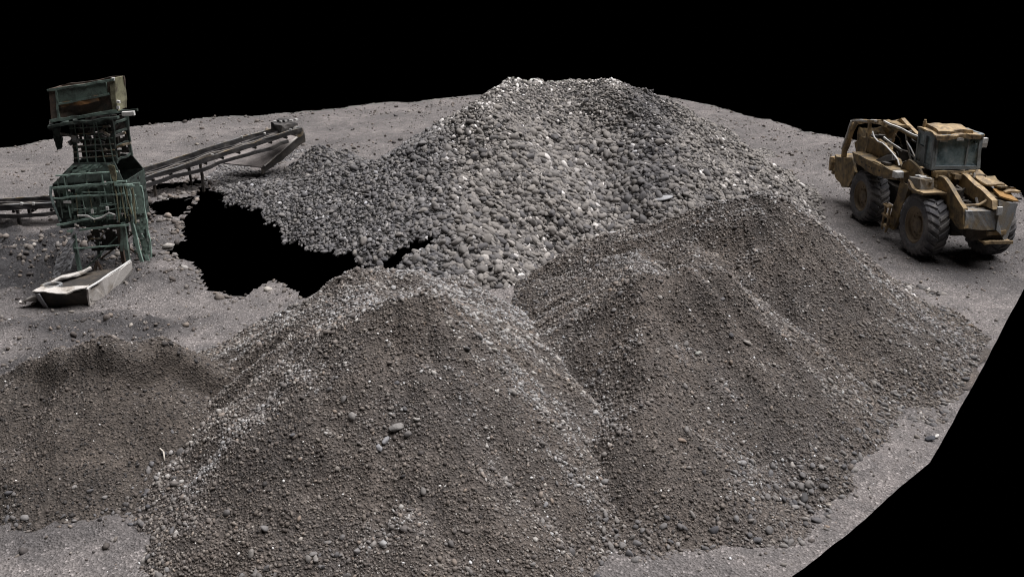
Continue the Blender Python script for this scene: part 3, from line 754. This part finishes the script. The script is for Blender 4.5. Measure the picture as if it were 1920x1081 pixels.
# front cross block, apron plates, step
m = MB(); m.prism([(4.72, -.6, 1.62), (4.78, -.6, 1.15), (4.7, .3, 1.12), (4.68, .3, 1.6)], (-.4, 0, 0)); m.prism([(4.66, .3, 1.86), (4.74, .3, 1.12), (4.66, .62, .78), (4.55, .78, .72), (4.5, .84, 1.15), (4.48, .9, 1.72)], (-.45, 0, 0))
m.build('front_block', M['grey_steel'], LD, wobble=.03, seed=30)
m = MB(); m.box((4.74, .28, 1.62), (.06, .14, .22)); m.build('warning_plate', M['white'], LD, .01)
m = MB(); m.prism([(4.3, .5, 1.9), (4.45, .95, 1.82), (3.9, 1.05, 1.88), (3.8, .6, 1.96)], (0, 0, -.04)); m.build('hood_patch', mat_paint('bright ochre', (.27, .15, .045), (.16, .10, .04), (.12, .07, .03), .4, .4), LD, wobble=.03, seed=31)
for k, (x0, x1, z, y0, y1) in enumerate(((2.6, 3.7, 2.02, .55, .95), (2.9, 3.95, 1.95, .7, 1.15), (3.2, 4.1, 1.86, .8, 1.22), (3.4, 4.2, 1.74, .85, 1.2))):
    m = MB(); m.prism([(x0, y0, z + .16), (x0 + .35, y0, z + .05), (x1 - .3, y0, z - .02), (x1, y0, z + .05), (x1, y1, z + .04), (x1 - .3, y1, z - .04), (x0 + .3, y1, z), (x0, y1, z + .1)], (0, 0, .045))
    m.build('bent_plate', M[('ochre_pale', 'ochre', 'ochre_pale', 'grime')[k]], LD, wobble=.05, seed=33 + k)
m = MB(); m.box((3.5, .6, 1.6), (1.4, .7, .5)); m.build('side_tank', M['ochre'], LD, wobble=.05, seed=38)
m = MB(); m.prism([(4.45, .0, .80), (4.78, .0, .80), (4.78, .78, .78), (4.45, .78, .78)], (0, 0, -.05)).bar((4.75, .0, .77), (4.75, .80, .76), .06, .08).prism([(4.45, .08, .92), (4.68, .08, .95), (4.68, .62, .94), (4.45, .62, .9)], (0, 0, .12)); m.build('front_step', M['ochre_pale'], LD, wobble=.02, seed=40)
m = MB(); m.box((4.3, .1, .95), (.7, .8, .3)).box((3.9, .45, .75), (.5, .5, .35)); m.build('hitch', M['grime'], LD, wobble=.05, seed=41)

# ------------------------------------------------------------------ feeder tower
TW = empty('feeder_tower', (-10.7, 24.4, 0))
tag(TW, 'tall green steel feeder tower topped by a tilted rusty bin, left of the black pit', 'tower')
def tw(p): return (p[0] + 10.7, p[1] - 24.4, p[2])
class TB(MB):
    pass
def P3(*a): return [tw(p) for p in a]
# bin on top, tilted to its right
def bin_pt(u, v, w):   # u along 0..1, v depth 0..1, w height 0..1
    a = Vector((-11.44, 23.8, 4.02)); ex = Vector((1.64, .10, .24)); ez = Vector((.05, -.02, .80)); ey = Vector((.06, .5, .02))
    return tw(a + ex * u + ey * v + ez * w)
def bq(m, a, b, c, d, off): return m.prism([bin_pt(*a), bin_pt(*b), bin_pt(*c), bin_pt(*d)], off)
m = MB(); bq(m, (0, .10, 0), (1, .10, 0), (1, .10, 1), (0, .10, 1), (0, .05, 0)); bq(m, (0, .95, 0), (1, .95, 0), (1, .95, 1), (0, .95, 1), (0, .05, 0)); bq(m, (.02, .1, 0), (.02, 1, 0), (.02, 1, 1), (.02, .1, 1), (.05, 0, 0)); bq(m, (0, .1, .02), (1, .1, .02), (1, 1, .02), (0, 1, .02), (0, 0, .05))
bn = m.build('bin', M['rusty'], TW, wobble=.03, seed=50)
m = MB(); bq(m, (.13, .045, .55), (.86, .045, .58), (.86, .045, .97), (.13, .045, .97), (0, .06, 0)); m.build('panel', M['green'], bn, wobble=.02, seed=51)
m = MB(); bq(m, (0, .03, 0), (.12, .03, 0), (.12, .03, 1), (0, .03, 1), (0, .08, 0)); m.build('end_plate', M['rusty'], bn, wobble=.02, seed=52)
m = MB(); m.bar(bin_pt(0, .02, .99), bin_pt(1, .02, .99), .06, .05).bar(bin_pt(.12, .03, .52), bin_pt(.9, .03, .58), .07, .05).bar(bin_pt(0, .02, .03), bin_pt(1, .02, .03), .09, .07).bar(bin_pt(.13, .01, 0), bin_pt(.13, .01, 1), .05); m.build('rim', M['green'], bn, wobble=.02, seed=53)
m = MB(); m.bar(bin_pt(.16, .06, .44), bin_pt(.75, .06, .52), .08, .13); m.build('rusty_pipe', mat_paint('orange rust', (.20, .105, .045), (.10, .085, .065), (.22, .18, .13), .5, .3, 2), bn, wobble=.025, seed=54)
m = MB(); bq(m, (.92, .0, .02), (1.0, .0, .02), (1.0, .0, 1.02), (.92, .0, 1.02), (0, .1, 0)); bq(m, (1.0, .0, .02), (1.0, 1.0, .02), (1.0, 1.0, 1), (1.0, .0, 1.02), (-.05, 0, 0)); m.build('end_plate', M['olive'], bn, wobble=.025, seed=55)
m = MB()
for u, w_ in ((0.0, -.02), (1.02, .12), (1.03, .3), (.98, 1.0)): m = MB(); m.box(bin_pt(u, .0, w_), (.07, .07, .07)); m.build('bolt', M['white'], bn, wobble=.02, seed=56)
m = MB(); m.bar(bin_pt(1.02, .3, -.12), bin_pt(1.2, .3, -.16), .1, .1)
m.build('pipe_end', M['white'], bn, wobble=.02, seed=56)
m = MB(); m.bar(tw((-11.52, 23.75, 3.93)), tw((-9.75, 23.8, 4.14)), .14, .06).bar(tw((-11.35, 24.9, 3.95)), tw((-9.7, 24.95, 4.15)), .12, .06).bar(tw((-11.45, 23.75, 3.86)), tw((-11.3, 24.9, 3.9)), .1, .06); m.build('flange', M['green_dark'], TW, wobble=.03, seed=57)
# neck
nk = MB()
for x, y in ((-11.05, 23.95), (-10.03, 23.95), (-11.0, 24.85), (-10.0, 24.85)): nk.bar(tw((x, y, 2.95)), tw((x + .02, y, 4.05)), .08)
for z in (3.02, 3.35, 3.68, 3.92):
    nk.bar(tw((-11.1, 23.94, z)), tw((-9.98, 23.94, z + .06)), .05, .06); nk.bar(tw((-11.05, 24.86, z)), tw((-9.98, 24.86, z + .06)), .05, .06); nk.bar(tw((-10.02, 23.94, z)), tw((-10.0, 24.86, z)), .05, .05)
nko = nk.build('neck_frame', M['green_dark'], TW, wobble=.03, seed=58)
m = MB(); m.sheet(*P3((-11.02, 24.3, 3.0), (-10.05, 24.3, 3.05), (-10.02, 24.3, 4.05), (-11.02, 24.3, 3.98)), 16, 14, .33, 4); m.sheet(*P3((-11.0, 24.8, 3.0), (-10.0, 24.8, 3.05), (-10.0, 24.8, 4.05), (-11.02, 24.8, 3.98)), 16, 14, .3, 9)
m.build('neck_plate', M['grime'], TW, 0, thick=.02)
m = MB()
for k in range(14):
    p = Vector((random.uniform(-11.1, -10.0), random.uniform(23.85, 24.2), random.uniform(3.1, 3.95)))
    m = MB(); m.box(tw(p), (random.uniform(.05, .22), .07, random.uniform(.04, .14)), Matrix.Rotation(random.uniform(-.8, .8), 3, 'Y')); m.build('bracket', M['grey_steel'], TW, wobble=.03, seed=k)
m = MB(); m.box(tw((-11.38, 24.0, 3.55)), (.16, .1, .5)); m.build('dangling_scrap', M['green_dark'], TW, wobble=.08, cut=.1, seed=3)
m = MB(); m.bar(tw((-11.4, 24, 3.72)), tw((-11.05, 24, 3.62)), .05).bar(tw((-10.0, 24, 3.62)), tw((-9.72, 24, 3.72)), .06).bar(tw((-10.0, 24, 3.35)), tw((-9.62, 24, 3.45)), .07, .05)
m.build('bracket', M['grey_steel'], TW, wobble=.03, seed=59)
# shoulder and body
m = MB(); m.prism(P3((-11.08, 23.85, 3.0), (-10.02, 23.85, 3.03), (-9.8, 23.7, 2.6), (-11.62, 23.7, 2.48)), (0, .03, 0)).prism(P3((-11.08, 23.85, 3.0), (-11.62, 23.7, 2.48), (-11.6, 25.0, 2.48), (-11.06, 24.85, 3.0)), (.03, 0, 0)).prism(P3((-11.06, 24.9, 3.0), (-10.0, 24.9, 3.0), (-9.8, 25.05, 2.55), (-11.6, 25.05, 2.48)), (0, -.03, 0)).build('shoulder', M['green_dark'], TW, wobble=.03, seed=60)
m = MB(); m.sheet(*P3((-11.6, 23.72, 1.3), (-9.78, 23.72, 1.48), (-9.75, 23.72, 2.58), (-11.62, 23.72, 2.48)), 30, 20, .12, 14)
m.sheet(*P3((-11.6, 25.0, 1.3), (-9.78, 25.0, 1.4), (-9.75, 25.0, 2.58), (-11.62, 25.0, 2.48)), 20, 14, .1, 17); m.sheet(*P3((-11.62, 25.0, 1.3), (-11.6, 23.74, 1.3), (-11.63, 23.74, 2.46), (-11.63, 25.0, 2.46)), 14, 14, .15, 19); m.sheet(*P3((-9.77, 23.72, 1.48), (-9.77, 25.0, 1.4), (-9.76, 25.0, 2.56), (-9.76, 23.72, 2.56)), 14, 14, .15, 21)
m.build('body', M['green_dark'], TW, 0, thick=.02)
m = MB(); m.sheet(*P3((-11.5, 23.66, 2.15), (-9.85, 23.66, 2.28), (-9.82, 23.66, 2.5), (-11.5, 23.66, 2.38)), 26, 5, .25, 24); m.sheet(*P3((-11.55, 23.66, 1.75), (-11.15, 23.66, 1.78), (-11.15, 23.66, 2.15), (-11.55, 23.66, 2.12)), 8, 8, .2, 26); m.sheet(*P3((-11.3, 23.67, 1.5), (-9.85, 23.67, 1.6), (-9.85, 23.67, 2.26), (-11.3, 23.67, 2.14)), 26, 12, .36, 28); m.sheet(*P3((-11.4, 23.75, 2.62), (-9.95, 23.78, 2.72), (-10.05, 23.82, 2.98), (-11.1, 23.8, 2.94)), 22, 6, .34, 29)
m.build('body_panel', M['green'], TW, 0, thick=.018)
m = MB(); m.path(P3((-11.68, 23.75, 2.42), (-11.72, 23.72, 2.2), (-11.68, 23.72, 1.9), (-11.6, 23.72, 1.62), (-11.58, 23.72, 1.5)), .035, 8); m.build('pale_pipe', mat_paint('pale teal', (.33, .42, .41), (.16, .2, .19), (.2, .19, .15), .5, .1, 3), TW, 0)
m = MB()
for a, b, t in (((-11.58, 23.6, 2.40), (-9.68, 23.6, 2.57), .045), ((-11.6, 23.6, 2.14), (-9.8, 23.6, 2.26), .035), ((-11.62, 23.58, 1.42), (-10.3, 23.58, 1.70), .05), ((-11.36, 23.56, 1.27), (-9.75, 23.56, 1.47), .05), ((-11.45, 23.6, 2.72), (-9.9, 23.65, 2.80), .03), ((-11.3, 23.6, .80), (-9.9, 23.6, .92), .03), ((-11.2, 23.6, .10), (-9.95, 23.6, .2), .035)):
    m.bar(tw(a), tw(b), .05, t)
m.build('ledge', M['green_pale'], TW, wobble=.015, seed=62)
m = MB()
for x in (-11.25, -10.75, -10.35): m.bar(tw((x, 23.64, 1.5)), tw((x + .03, 23.64, 2.75)), .025, .03)
m.build('stiffener', M['green'], TW, wobble=.012, seed=63)
m = MB(); m.path(P3((-11.0, 23.5, 1.72), (-10.75, 23.5, 1.72), (-10.6, 23.5, 1.62), (-10.4, 23.5, 1.66), (-10.2, 23.5, 1.78), (-10.05, 23.5, 1.72)), .02).box(tw((-10.62, 23.5, 1.82)), (.05, .05, .1)).box(tw((-10.22, 23.5, 1.9)), (.06, .05, .09)).box(tw((-11.25, 23.6, 2.05)), (.18, .06, .06)); m.build('loose_wire', M['white'], TW, 0, wobble=.01)
m = MB()
for k in range(7):
    u = k / 6; m.path(P3((-10.1 + .16 * u, 23.6, 3.0 - .05 * abs(u - .5)), (-10.06 + .12 * u, 23.6, 2.7), (-9.98 + .03 * u, 23.6, 2.52)), .014, 5)
m.build('pulley_guard', M['olive'], TW, 0, wobble=.02)
# caged drive at the right
for k in range(13):
    x = -10.0 + .036 * k; y = 23.58 + .05 * (k % 4); m = MB()
    m.path(P3((x, y, 2.55 - .04 * (k % 3) - .012 * k), (x + random.uniform(-.04, .04), y, 2.15), (x + random.uniform(-.04, .05), y, 1.5 + .12 * (k % 3))), .018, 5); m.build('cage_bar', M[('olive', 'green_pale', 'olive', 'green')[k % 4]], TW, 0, wobble=.02, seed=k)
m = MB()
for z in (2.45, 2.2, 1.85): m.bar(tw((-10.02, 23.6, z)), tw((-9.55, 23.75, z - .02)), .03, .03)
m.bar(tw((-9.98, 23.56, 2.48)), tw((-9.56, 23.62, 2.50)), .06, .04); m.build('cage_ring', M['green_pale'], TW, 0, wobble=.02)
m = MB(); m.sheet(*P3((-9.95, 24.1, .5), (-9.58, 24.2, .45), (-9.58, 24.2, 1.75), (-9.95, 24.1, 1.7)), 10, 24, .30, 31); m.prism(P3((-9.95, 24.0, 2.4), (-9.6, 24.15, 2.4), (-9.58, 24.15, 1.6), (-9.95, 24.0, 1.6)), (0, .05, 0)); m.build('drive_casing', M['green'], TW, 0, thick=.02)
m = MB(); m.bar(tw((-9.9, 24.0, 1.6)), tw((-9.72, 24.0, .2)), .08, .06).bar(tw((-9.58, 24.2, 2.3)), tw((-9.55, 24.2, .35)), .045).bar(tw((-9.78, 24.2, 1.0)), tw((-9.6, 24.2, .1)), .1, .05); m.build('drive_leg', M['green_pale'], TW, wobble=.03, seed=66)
rt = random.Random(5)
for k in range(9):
    x = -11.45 + .2 * k; m = MB(); m.bar(tw((x, 23.6, 1.5 + rt.uniform(0, .2))), tw((x + rt.uniform(-.05, .05), 23.6, rt.uniform(2.2, 2.75))), .018, .02); m.build('rod', M[rt.choice(('green_pale', 'olive', 'green'))], TW, 0)
for k in range(7):
    x0 = rt.uniform(-11.5, -10.4); z0 = rt.uniform(1.4, 2.9); m = MB(); m.bar(tw((x0, 23.58, z0)), tw((x0 + rt.uniform(.3, .7), 23.58, z0 + rt.uniform(.0, .1))), .015, .018); m.build('rod', M['green_pale'], TW, 0)
for k in range(6):
    z = 3.1 + .15 * k; m = MB(); m.bar(tw((-11.06, 23.9, z)), tw((-10.0, 23.9, z + .06)), .02, .022); m.build('rod', M[rt.choice(('green', 'grey_steel'))], TW, 0)
for k in range(5):
    x = -10.95 + .22 * k; m = MB(); m.bar(tw((x, 23.9, 3.0)), tw((x + rt.uniform(-.1, .1), 23.9, 4.0)), .025); m.build('rod', M['green'], TW, 0)
# legs
for x, y, z1, mt in ((-11.27, 23.66, 1.3, 'green_pale'), (-9.93, 23.62, 1.5, 'green'), (-11.25, 24.95, 1.3, 'green_dark'), (-9.95, 24.95, 1.4, 'green_dark'), (-10.12, 23.75, 1.3, 'rusty')):
    m = MB(); m.bar(tw((x, y, .0)), tw((x, y, z1)), .09, .09)
    if mt == 'green': m.bar(tw((x - .12, y - .02, .75)), tw((x - .03, y - .02, 1.45)), .05, .1)
    m.build('leg', M[mt], TW, wobble=.015, seed=int(-x * 10))
m = MB(); m.bar(tw((-11.2, 23.7, .15)), tw((-10.2, 23.8, 1.05)), .06, .03); m.build('cross_brace', M['green'], TW, wobble=.02, seed=71)
m = MB(); m.bar(tw((-11.1, 24.9, .9)), tw((-10.0, 24.9, .1)), .05).bar(tw((-10.1, 24.9, .95)), tw((-11.2, 24.9, .1)), .05); m.build('cross_brace', M['rusty'], TW, wobble=.02, seed=72)
m = MB(); m.path(P3((-10.95, 23.66, .95), (-10.85, 23.66, 1.05), (-10.6, 23.66, 1.05), (-10.45, 23.66, 1.25)), .018); m.build('cable', M['grey_steel'], TW, 0)
m = MB(); m.path(P3((-10.9, 23.7, .15), (-10.8, 23.7, .4), (-10.7, 23.7, .15)), .04); m.build('cross_brace', M['rusty'], TW, wobble=.02, seed=70)
m = MB(); m.sheet(*P3((-11.1, 24.2, .55), (-10.1, 24.2, .6), (-10.0, 24.1, 1.4), (-11.2, 24.1, 1.3)), 16, 12, .3, 35); m.build('hopper_floor', M['grime'], TW, 0, thick=.03)
m = MB(); m.sheet(*P3((-11.62, 23.4, .62), (-11.42, 23.4, .62), (-11.02, 23.55, 1.36), (-11.16, 23.55, 1.36)), 5, 14, .05, 37); m.sheet(*P3((-11.86, 23.3, .02), (-11.66, 23.3, .02), (-11.45, 23.4, .66), (-11.66, 23.4, .66)), 5, 14, .0, 38); m.sheet(*P3((-11.66, 23.35, .25), (-11.35, 23.35, .3), (-11.2, 23.45, .75), (-11.42, 23.42, .62)), 8, 8, .1, 39); m.build('side_chute', M['bluesteel'], TW, 0, thick=.03)

# discharge trough at the foot of the tower
TR = empty('metal_trough', (-10.6, 22.0, 0))
tag(TR, 'low bent sheet metal trough with a pale side, in front of the green tower', 'trough')
def tr(*ps): return [(p[0] + 10.6, p[1] - 22.0, p[2]) for p in ps]
m = MB(); m.sheet(*tr((-11.3, 21.25, .47), (-10.02, 21.3, .5), (-9.7, 22.95, .52), (-11.5, 22.6, .34)), 18, 14, 0, 41, -.07); m.build('floor_plate', M['grime'], TR, 0, thick=.03, smooth=True)
m = MB(); m.prism(tr((-10.05, 21.27, .52), (-9.64, 22.98, .66), (-9.72, 23.02, .18), (-9.85, 22.4, .02), (-10.06, 21.55, -.02), (-10.1, 21.4, .0)), (.035, 0, 0)); m.build('side_plate', M['plate'], TR, wobble=.03, cut=.12, seed=72)
m = MB(); m.bar(*tr((-10.03, 21.26, .54), (-9.63, 22.98, .68)), .05, .025); m.build('side_lip', M['white'], TR, wobble=.015, seed=73)
m = MB(); m.prism(tr((-11.32, 21.2, .50), (-10.5, 21.17, .44), (-10.35, 21.25, .48), (-10.02, 21.28, .54), (-10.04, 21.45, .55), (-11.2, 21.4, .52)), (0, 0, .025)); m.build('front_lip', M['plate'], TR, wobble=.03, cut=.1, seed=74)
m = MB(); m.prism(tr((-11.25, 21.26, .46), (-10.06, 21.3, .48), (-10.05, 21.5, -.02), (-10.5, 21.5, .0), (-11.2, 21.45, -.02)), (0, .04, 0)); m.build('front_plate', M['grime'], TR, wobble=.04, seed=75)
m = MB(); m.bar(*tr((-11.18, 21.22, .46), (-11.1, 21.4, -.02)), .14, .03); m.build('leg', M['bluesteel'], TR, wobble=.015)
m = MB(); m.prism(tr((-11.72, 21.4, .16), (-11.3, 21.35, .34), (-11.2, 21.6, .3), (-11.5, 21.7, .1)), (0, 0, .04)); m.box(tr((-11.68, 21.4, .16))[0], (.16, .08, .06)); m.build('torn_flap', M['plate'], TR, wobble=.04, cut=.1, seed=76)
m = MB(); m.bar(*tr((-11.15, 22.15, .46), (-10.5, 22.7, .56)), .16, .05).path(tr((-11.2, 21.7, .5), (-11.0, 22.1, .52), (-10.7, 22.5, .55)), .03); m.lathe([(-.03, .2), (.02, .22), (.03, .15)], (0, 0, 0), 20) if False else None; m.build('loose_strip', M['plate'], TR, wobble=.04, cut=.12, seed=77)
m = MB()
for k in range(18):
    a, b = 2 * math.pi * k / 18, 2 * math.pi * (k + 1) / 18; m.tube(tr((-11.0 + .2 * math.cos(a), 21.6 + .2 * math.sin(a), .52))[0], tr((-11.0 + .2 * math.cos(b), 21.6 + .2 * math.sin(b), .52))[0], .045, 6)
m.build('ring', M['grey_steel'], TR, 0, wobble=.01)

# ------------------------------------------------------------------ conveyors
def conveyor(name, a, b, width, label, legs, head):
    a, b = Vector(a), Vector(b); c = empty(name, (a.x, a.y, 0)); tag(c, label, 'conveyor', None)
    d = (b - a); n = Vector((d.y, -d.x, 0)).normalized(); o = Vector((a.x, a.y, 0))
    L = lambda t, s, z=0: a - o + d * t + n * s + Vector((0, 0, z))
    for s in (-.5, .5):
        m = MB(); m.bar(L(0, s * width, .08), L(1, s * width, .08), .06, .15); sr = m.build('side_rail', M['belt'], c, wobble=.035, cut=.35, seed=int(80 + s * 4)); m = MB(); m.bar(L(0.02, s * width, .175), L(.97, s * width, .175), .05, .02); m.build('lip', M['grey_steel'], sr, wobble=.035, cut=.35, seed=int(80 + s * 4))
    for s in (-.27, .22):
        m = MB(); m.sheet(L(0, (s - .16) * width), L(1, (s - .16) * width), L(1, (s + .16) * width), L(0, (s + .16) * width), 40, 4, .06, int(90 + s * 10)); m.build('belt', M['dusty' if s > 0 else 'belt'], c, 0, thick=.03)
    m = MB(); m.bar(L(0, -.02 * width, .04), L(.97, -.02 * width, .04), .08, .15); m.build('centre_beam', M['belt'], c, wobble=.04, cut=.35, seed=86); m = MB(); m.bar(L(0, .14 * width, .09), L(.9, .12 * width, .09), .05, .05); m.build('cable_tray', M['dusty'], c, wobble=.05, cut=.3, seed=87); m = MB(); m.bar(L(0, .55 * width, -.14), L(.9, .6 * width, -.2), .06, .12); m.build('lower_rail', M['belt'], c, wobble=.04, cut=.35, seed=85)
    for k in range(9):
        t = .06 + .105 * k; m = MB(); m.tube(L(t, -.48 * width, -.06), L(t, .48 * width, -.06), .05, 8); m.build('roller', M['grime'], c, 0)
    for t in legs:
        for s in (-.48, .48):
            p = L(t, s * width, -.02); m = MB(); m.bar(p, (p.x, p.y, -.05), .08); m.build('leg', M['grime'], c, wobble=.02)
    if head:
        m = MB(); m.tube(L(.985, -.5 * width, .02), L(.985, .5 * width, .02), .20, 20); m.build('head_pulley', M['grey_steel'], c, .01)
        m = MB(); m.box(L(.94, 0, .22), (.7, .7, .28), Matrix.Rotation(math.atan2(d.y, d.x), 3, 'Z')); m.box(L(.95, -.2, .38), (.3, .25, .12)); m.build('motor', M['belt'], c, wobble=.07, seed=88)
        m = MB()
        for k in range(5): m.box(L(.9 + .025 * k, -.3 + .14 * k, .42), (.12, .1, .06), Matrix.Rotation(k, 3, 'Z'))
        m.build('cover_scrap', M['white'], c, wobble=.02)
    m = MB()
    for k in range(7): m = MB(); m.box(L(random.random(), random.choice((-.5, .5, .0)) * width, .18), (.07, .07, .08)); m.build('bracket', M['white'], c, wobble=.02)
    return c
conveyor('conveyor', (-12.75, 31.95, .62), (-8.2, 36.0, 1.55), 1.05, 'long dark belt conveyor rising from the green tower to the small cobble heap', (.06, .34), True)
conveyor('conveyor', (-17.5, 29.0, .38), (-12.05, 29.35, .52), .85, 'low level dark conveyor running out of frame to the left behind the tower', (.1, .4), False)
PB = Vector(at(490, 314, .35))
def pp(u, v, z, dz=0): return Vector(at(u, v, z)) - PB + Vector((0, 0, dz))
pl = empty('steel_plate', PB)
m = MB(); m.sheet(pp(402, 304, .45), pp(490, 314, .35), pp(568, 249, 1.27), pp(505, 257, 1.2), 20, 14, .0, 95); m.build('deck', mat_paint('dust caked plate', (.27, .245, .235), (.19, .175, .17), (.22, .13, .10), .45, .15, 1), pl, 0, thick=.05)
m = MB(); m.prism([pp(490, 314, .35), pp(568, 249, 1.27), pp(568, 249, 1.27, -.34), pp(490, 314, .35, -.25)], (.05, .03, 0)); m.build('side_skirt', M['grime'], pl, wobble=.03, cut=.3, seed=96)
m = MB(); m.bar(pp(495, 311, .40), pp(566, 250, 1.29), .05, .03); m.build('worn_edge', M['plate'], pl, wobble=.02, cut=.2, seed=97)
tag(pl, 'dust covered sloping steel plate with a bright worn edge, leaning beside the raised conveyor end', 'steel plate')

# ------------------------------------------------------------------ single stones and scraps
def single(name, u, v, f, s, flat, color, label, cat, yaw, seed):
    vv, ff = P_BIG[seed % 6]; sc = np.array([1, .8, flat]) * s / np.array([1, 1, 1])
    mt, nt, b = new_mat('stone ' + str(seed), .8); n = noise(nt, coords(nt), 9 / max(s, .1) * .3, 5, .7)
    nt.links.new(mix(nt, 1.0, color, ramp(nt, n, [(.3, .75), (.7, 1.25)]), 'MULTIPLY'), b.inputs['Base Color']); bump(nt, b, n, .4, .03)
    o = raw_mesh(name, vv * sc, ff, mt); o.location = on_surface(u, v, f, s * .25); o.rotation_euler = (.2, -.15, yaw)
    tag(o, label, cat); return o
single('boulder', 743, 804, B_f, .115, .95, (.185, .178, .172), 'highest and largest of three round boulders in a row on the middle gravel heap', 'boulder', .4, 1)
single('boulder', 724, 826, B_f, .085, .95, (.23, .23, .24), 'middle one of three round boulders in a row on the middle gravel heap', 'boulder', 1.2, 2)
single('boulder', 711, 841, B_f, .080, .95, (.23, .23, .24), 'lowest one of three round boulders in a row on the middle gravel heap', 'boulder', 2.2, 3)
single('stone', 1308, 664, C_f, .085, .7, (.24, .245, .225), 'pale grey green stone high on the face of the right gravel heap', 'stone', .9, 4)
single('stone', 1278, 827, C_f, .075, .7, (.22, .175, .145), 'pinkish tan stone low on the face of the right gravel heap', 'stone', 2.9, 5)
single('slab', 1243, 377, lambda x, y: np.maximum(A_f(x, y), D_f(x, y)), .32, .22, (.27, .275, .285), 'long flat whitish slab lying where the cobbles meet the gravel ridge', 'stone slab', .25, 6)
single('rock', 1744, 823, ground_z, .10, .6, (.05, .052, .06), 'lone dark rock on the bare strip near the cut edge', 'rock', .3, 7)
single('rock', 1757, 817, ground_z, .06, .5, (.5, .49, .47), 'small pale rock just right of the lone dark rock', 'rock', .8, 8)
single('rock', 1508, 935, ground_z, .13, .6, (.055, .054, .055), 'dark rock at the foot of the right gravel heap', 'rock', 1.3, 9)
s0 = on_surface(300, 842, E_f, .02); s1 = on_surface(309, 866, E_f, .02)
m = MB(); mid = (s0 + s1) / 2 + Vector((.03, 0, .03)); m.path([s0 - mid, Vector((-.01, .02, .01)), s1 - mid], .014, 6)
st = m.build('stick', mat_paint('bleached wood', (.48, .45, .40), (.3, .27, .22), (.3, .25, .2), .3, .1, 8), None, 0, smooth=True); st.location = mid
tag(st, 'short bleached stick lying on the dark dirt mound', 'stick')
for k, (u, v, lab) in enumerate(((936, 154, 'jagged dark clod perched on the left end of the tall heap top'), (1030, 144, 'dark clod in the middle of the tall heap top'))):
    single('clod', u, v + 17, A_f, .2 - .08 * k, .7, (.10, .098, .095), lab, 'clod', .5 + k, 10 + k)

scene.view_settings.view_transform = 'Standard'; scene.view_settings.look = 'None'
scene.view_settings.exposure = .52; scene.view_settings.gamma = 1
scene.render.engine = 'CYCLES'
scene.cycles.pixel_filter_type = 'BLACKMAN_HARRIS'; scene.cycles.filter_width = 1.1
scene.cycles.max_bounces = 4; scene.cycles.diffuse_bounces = 3
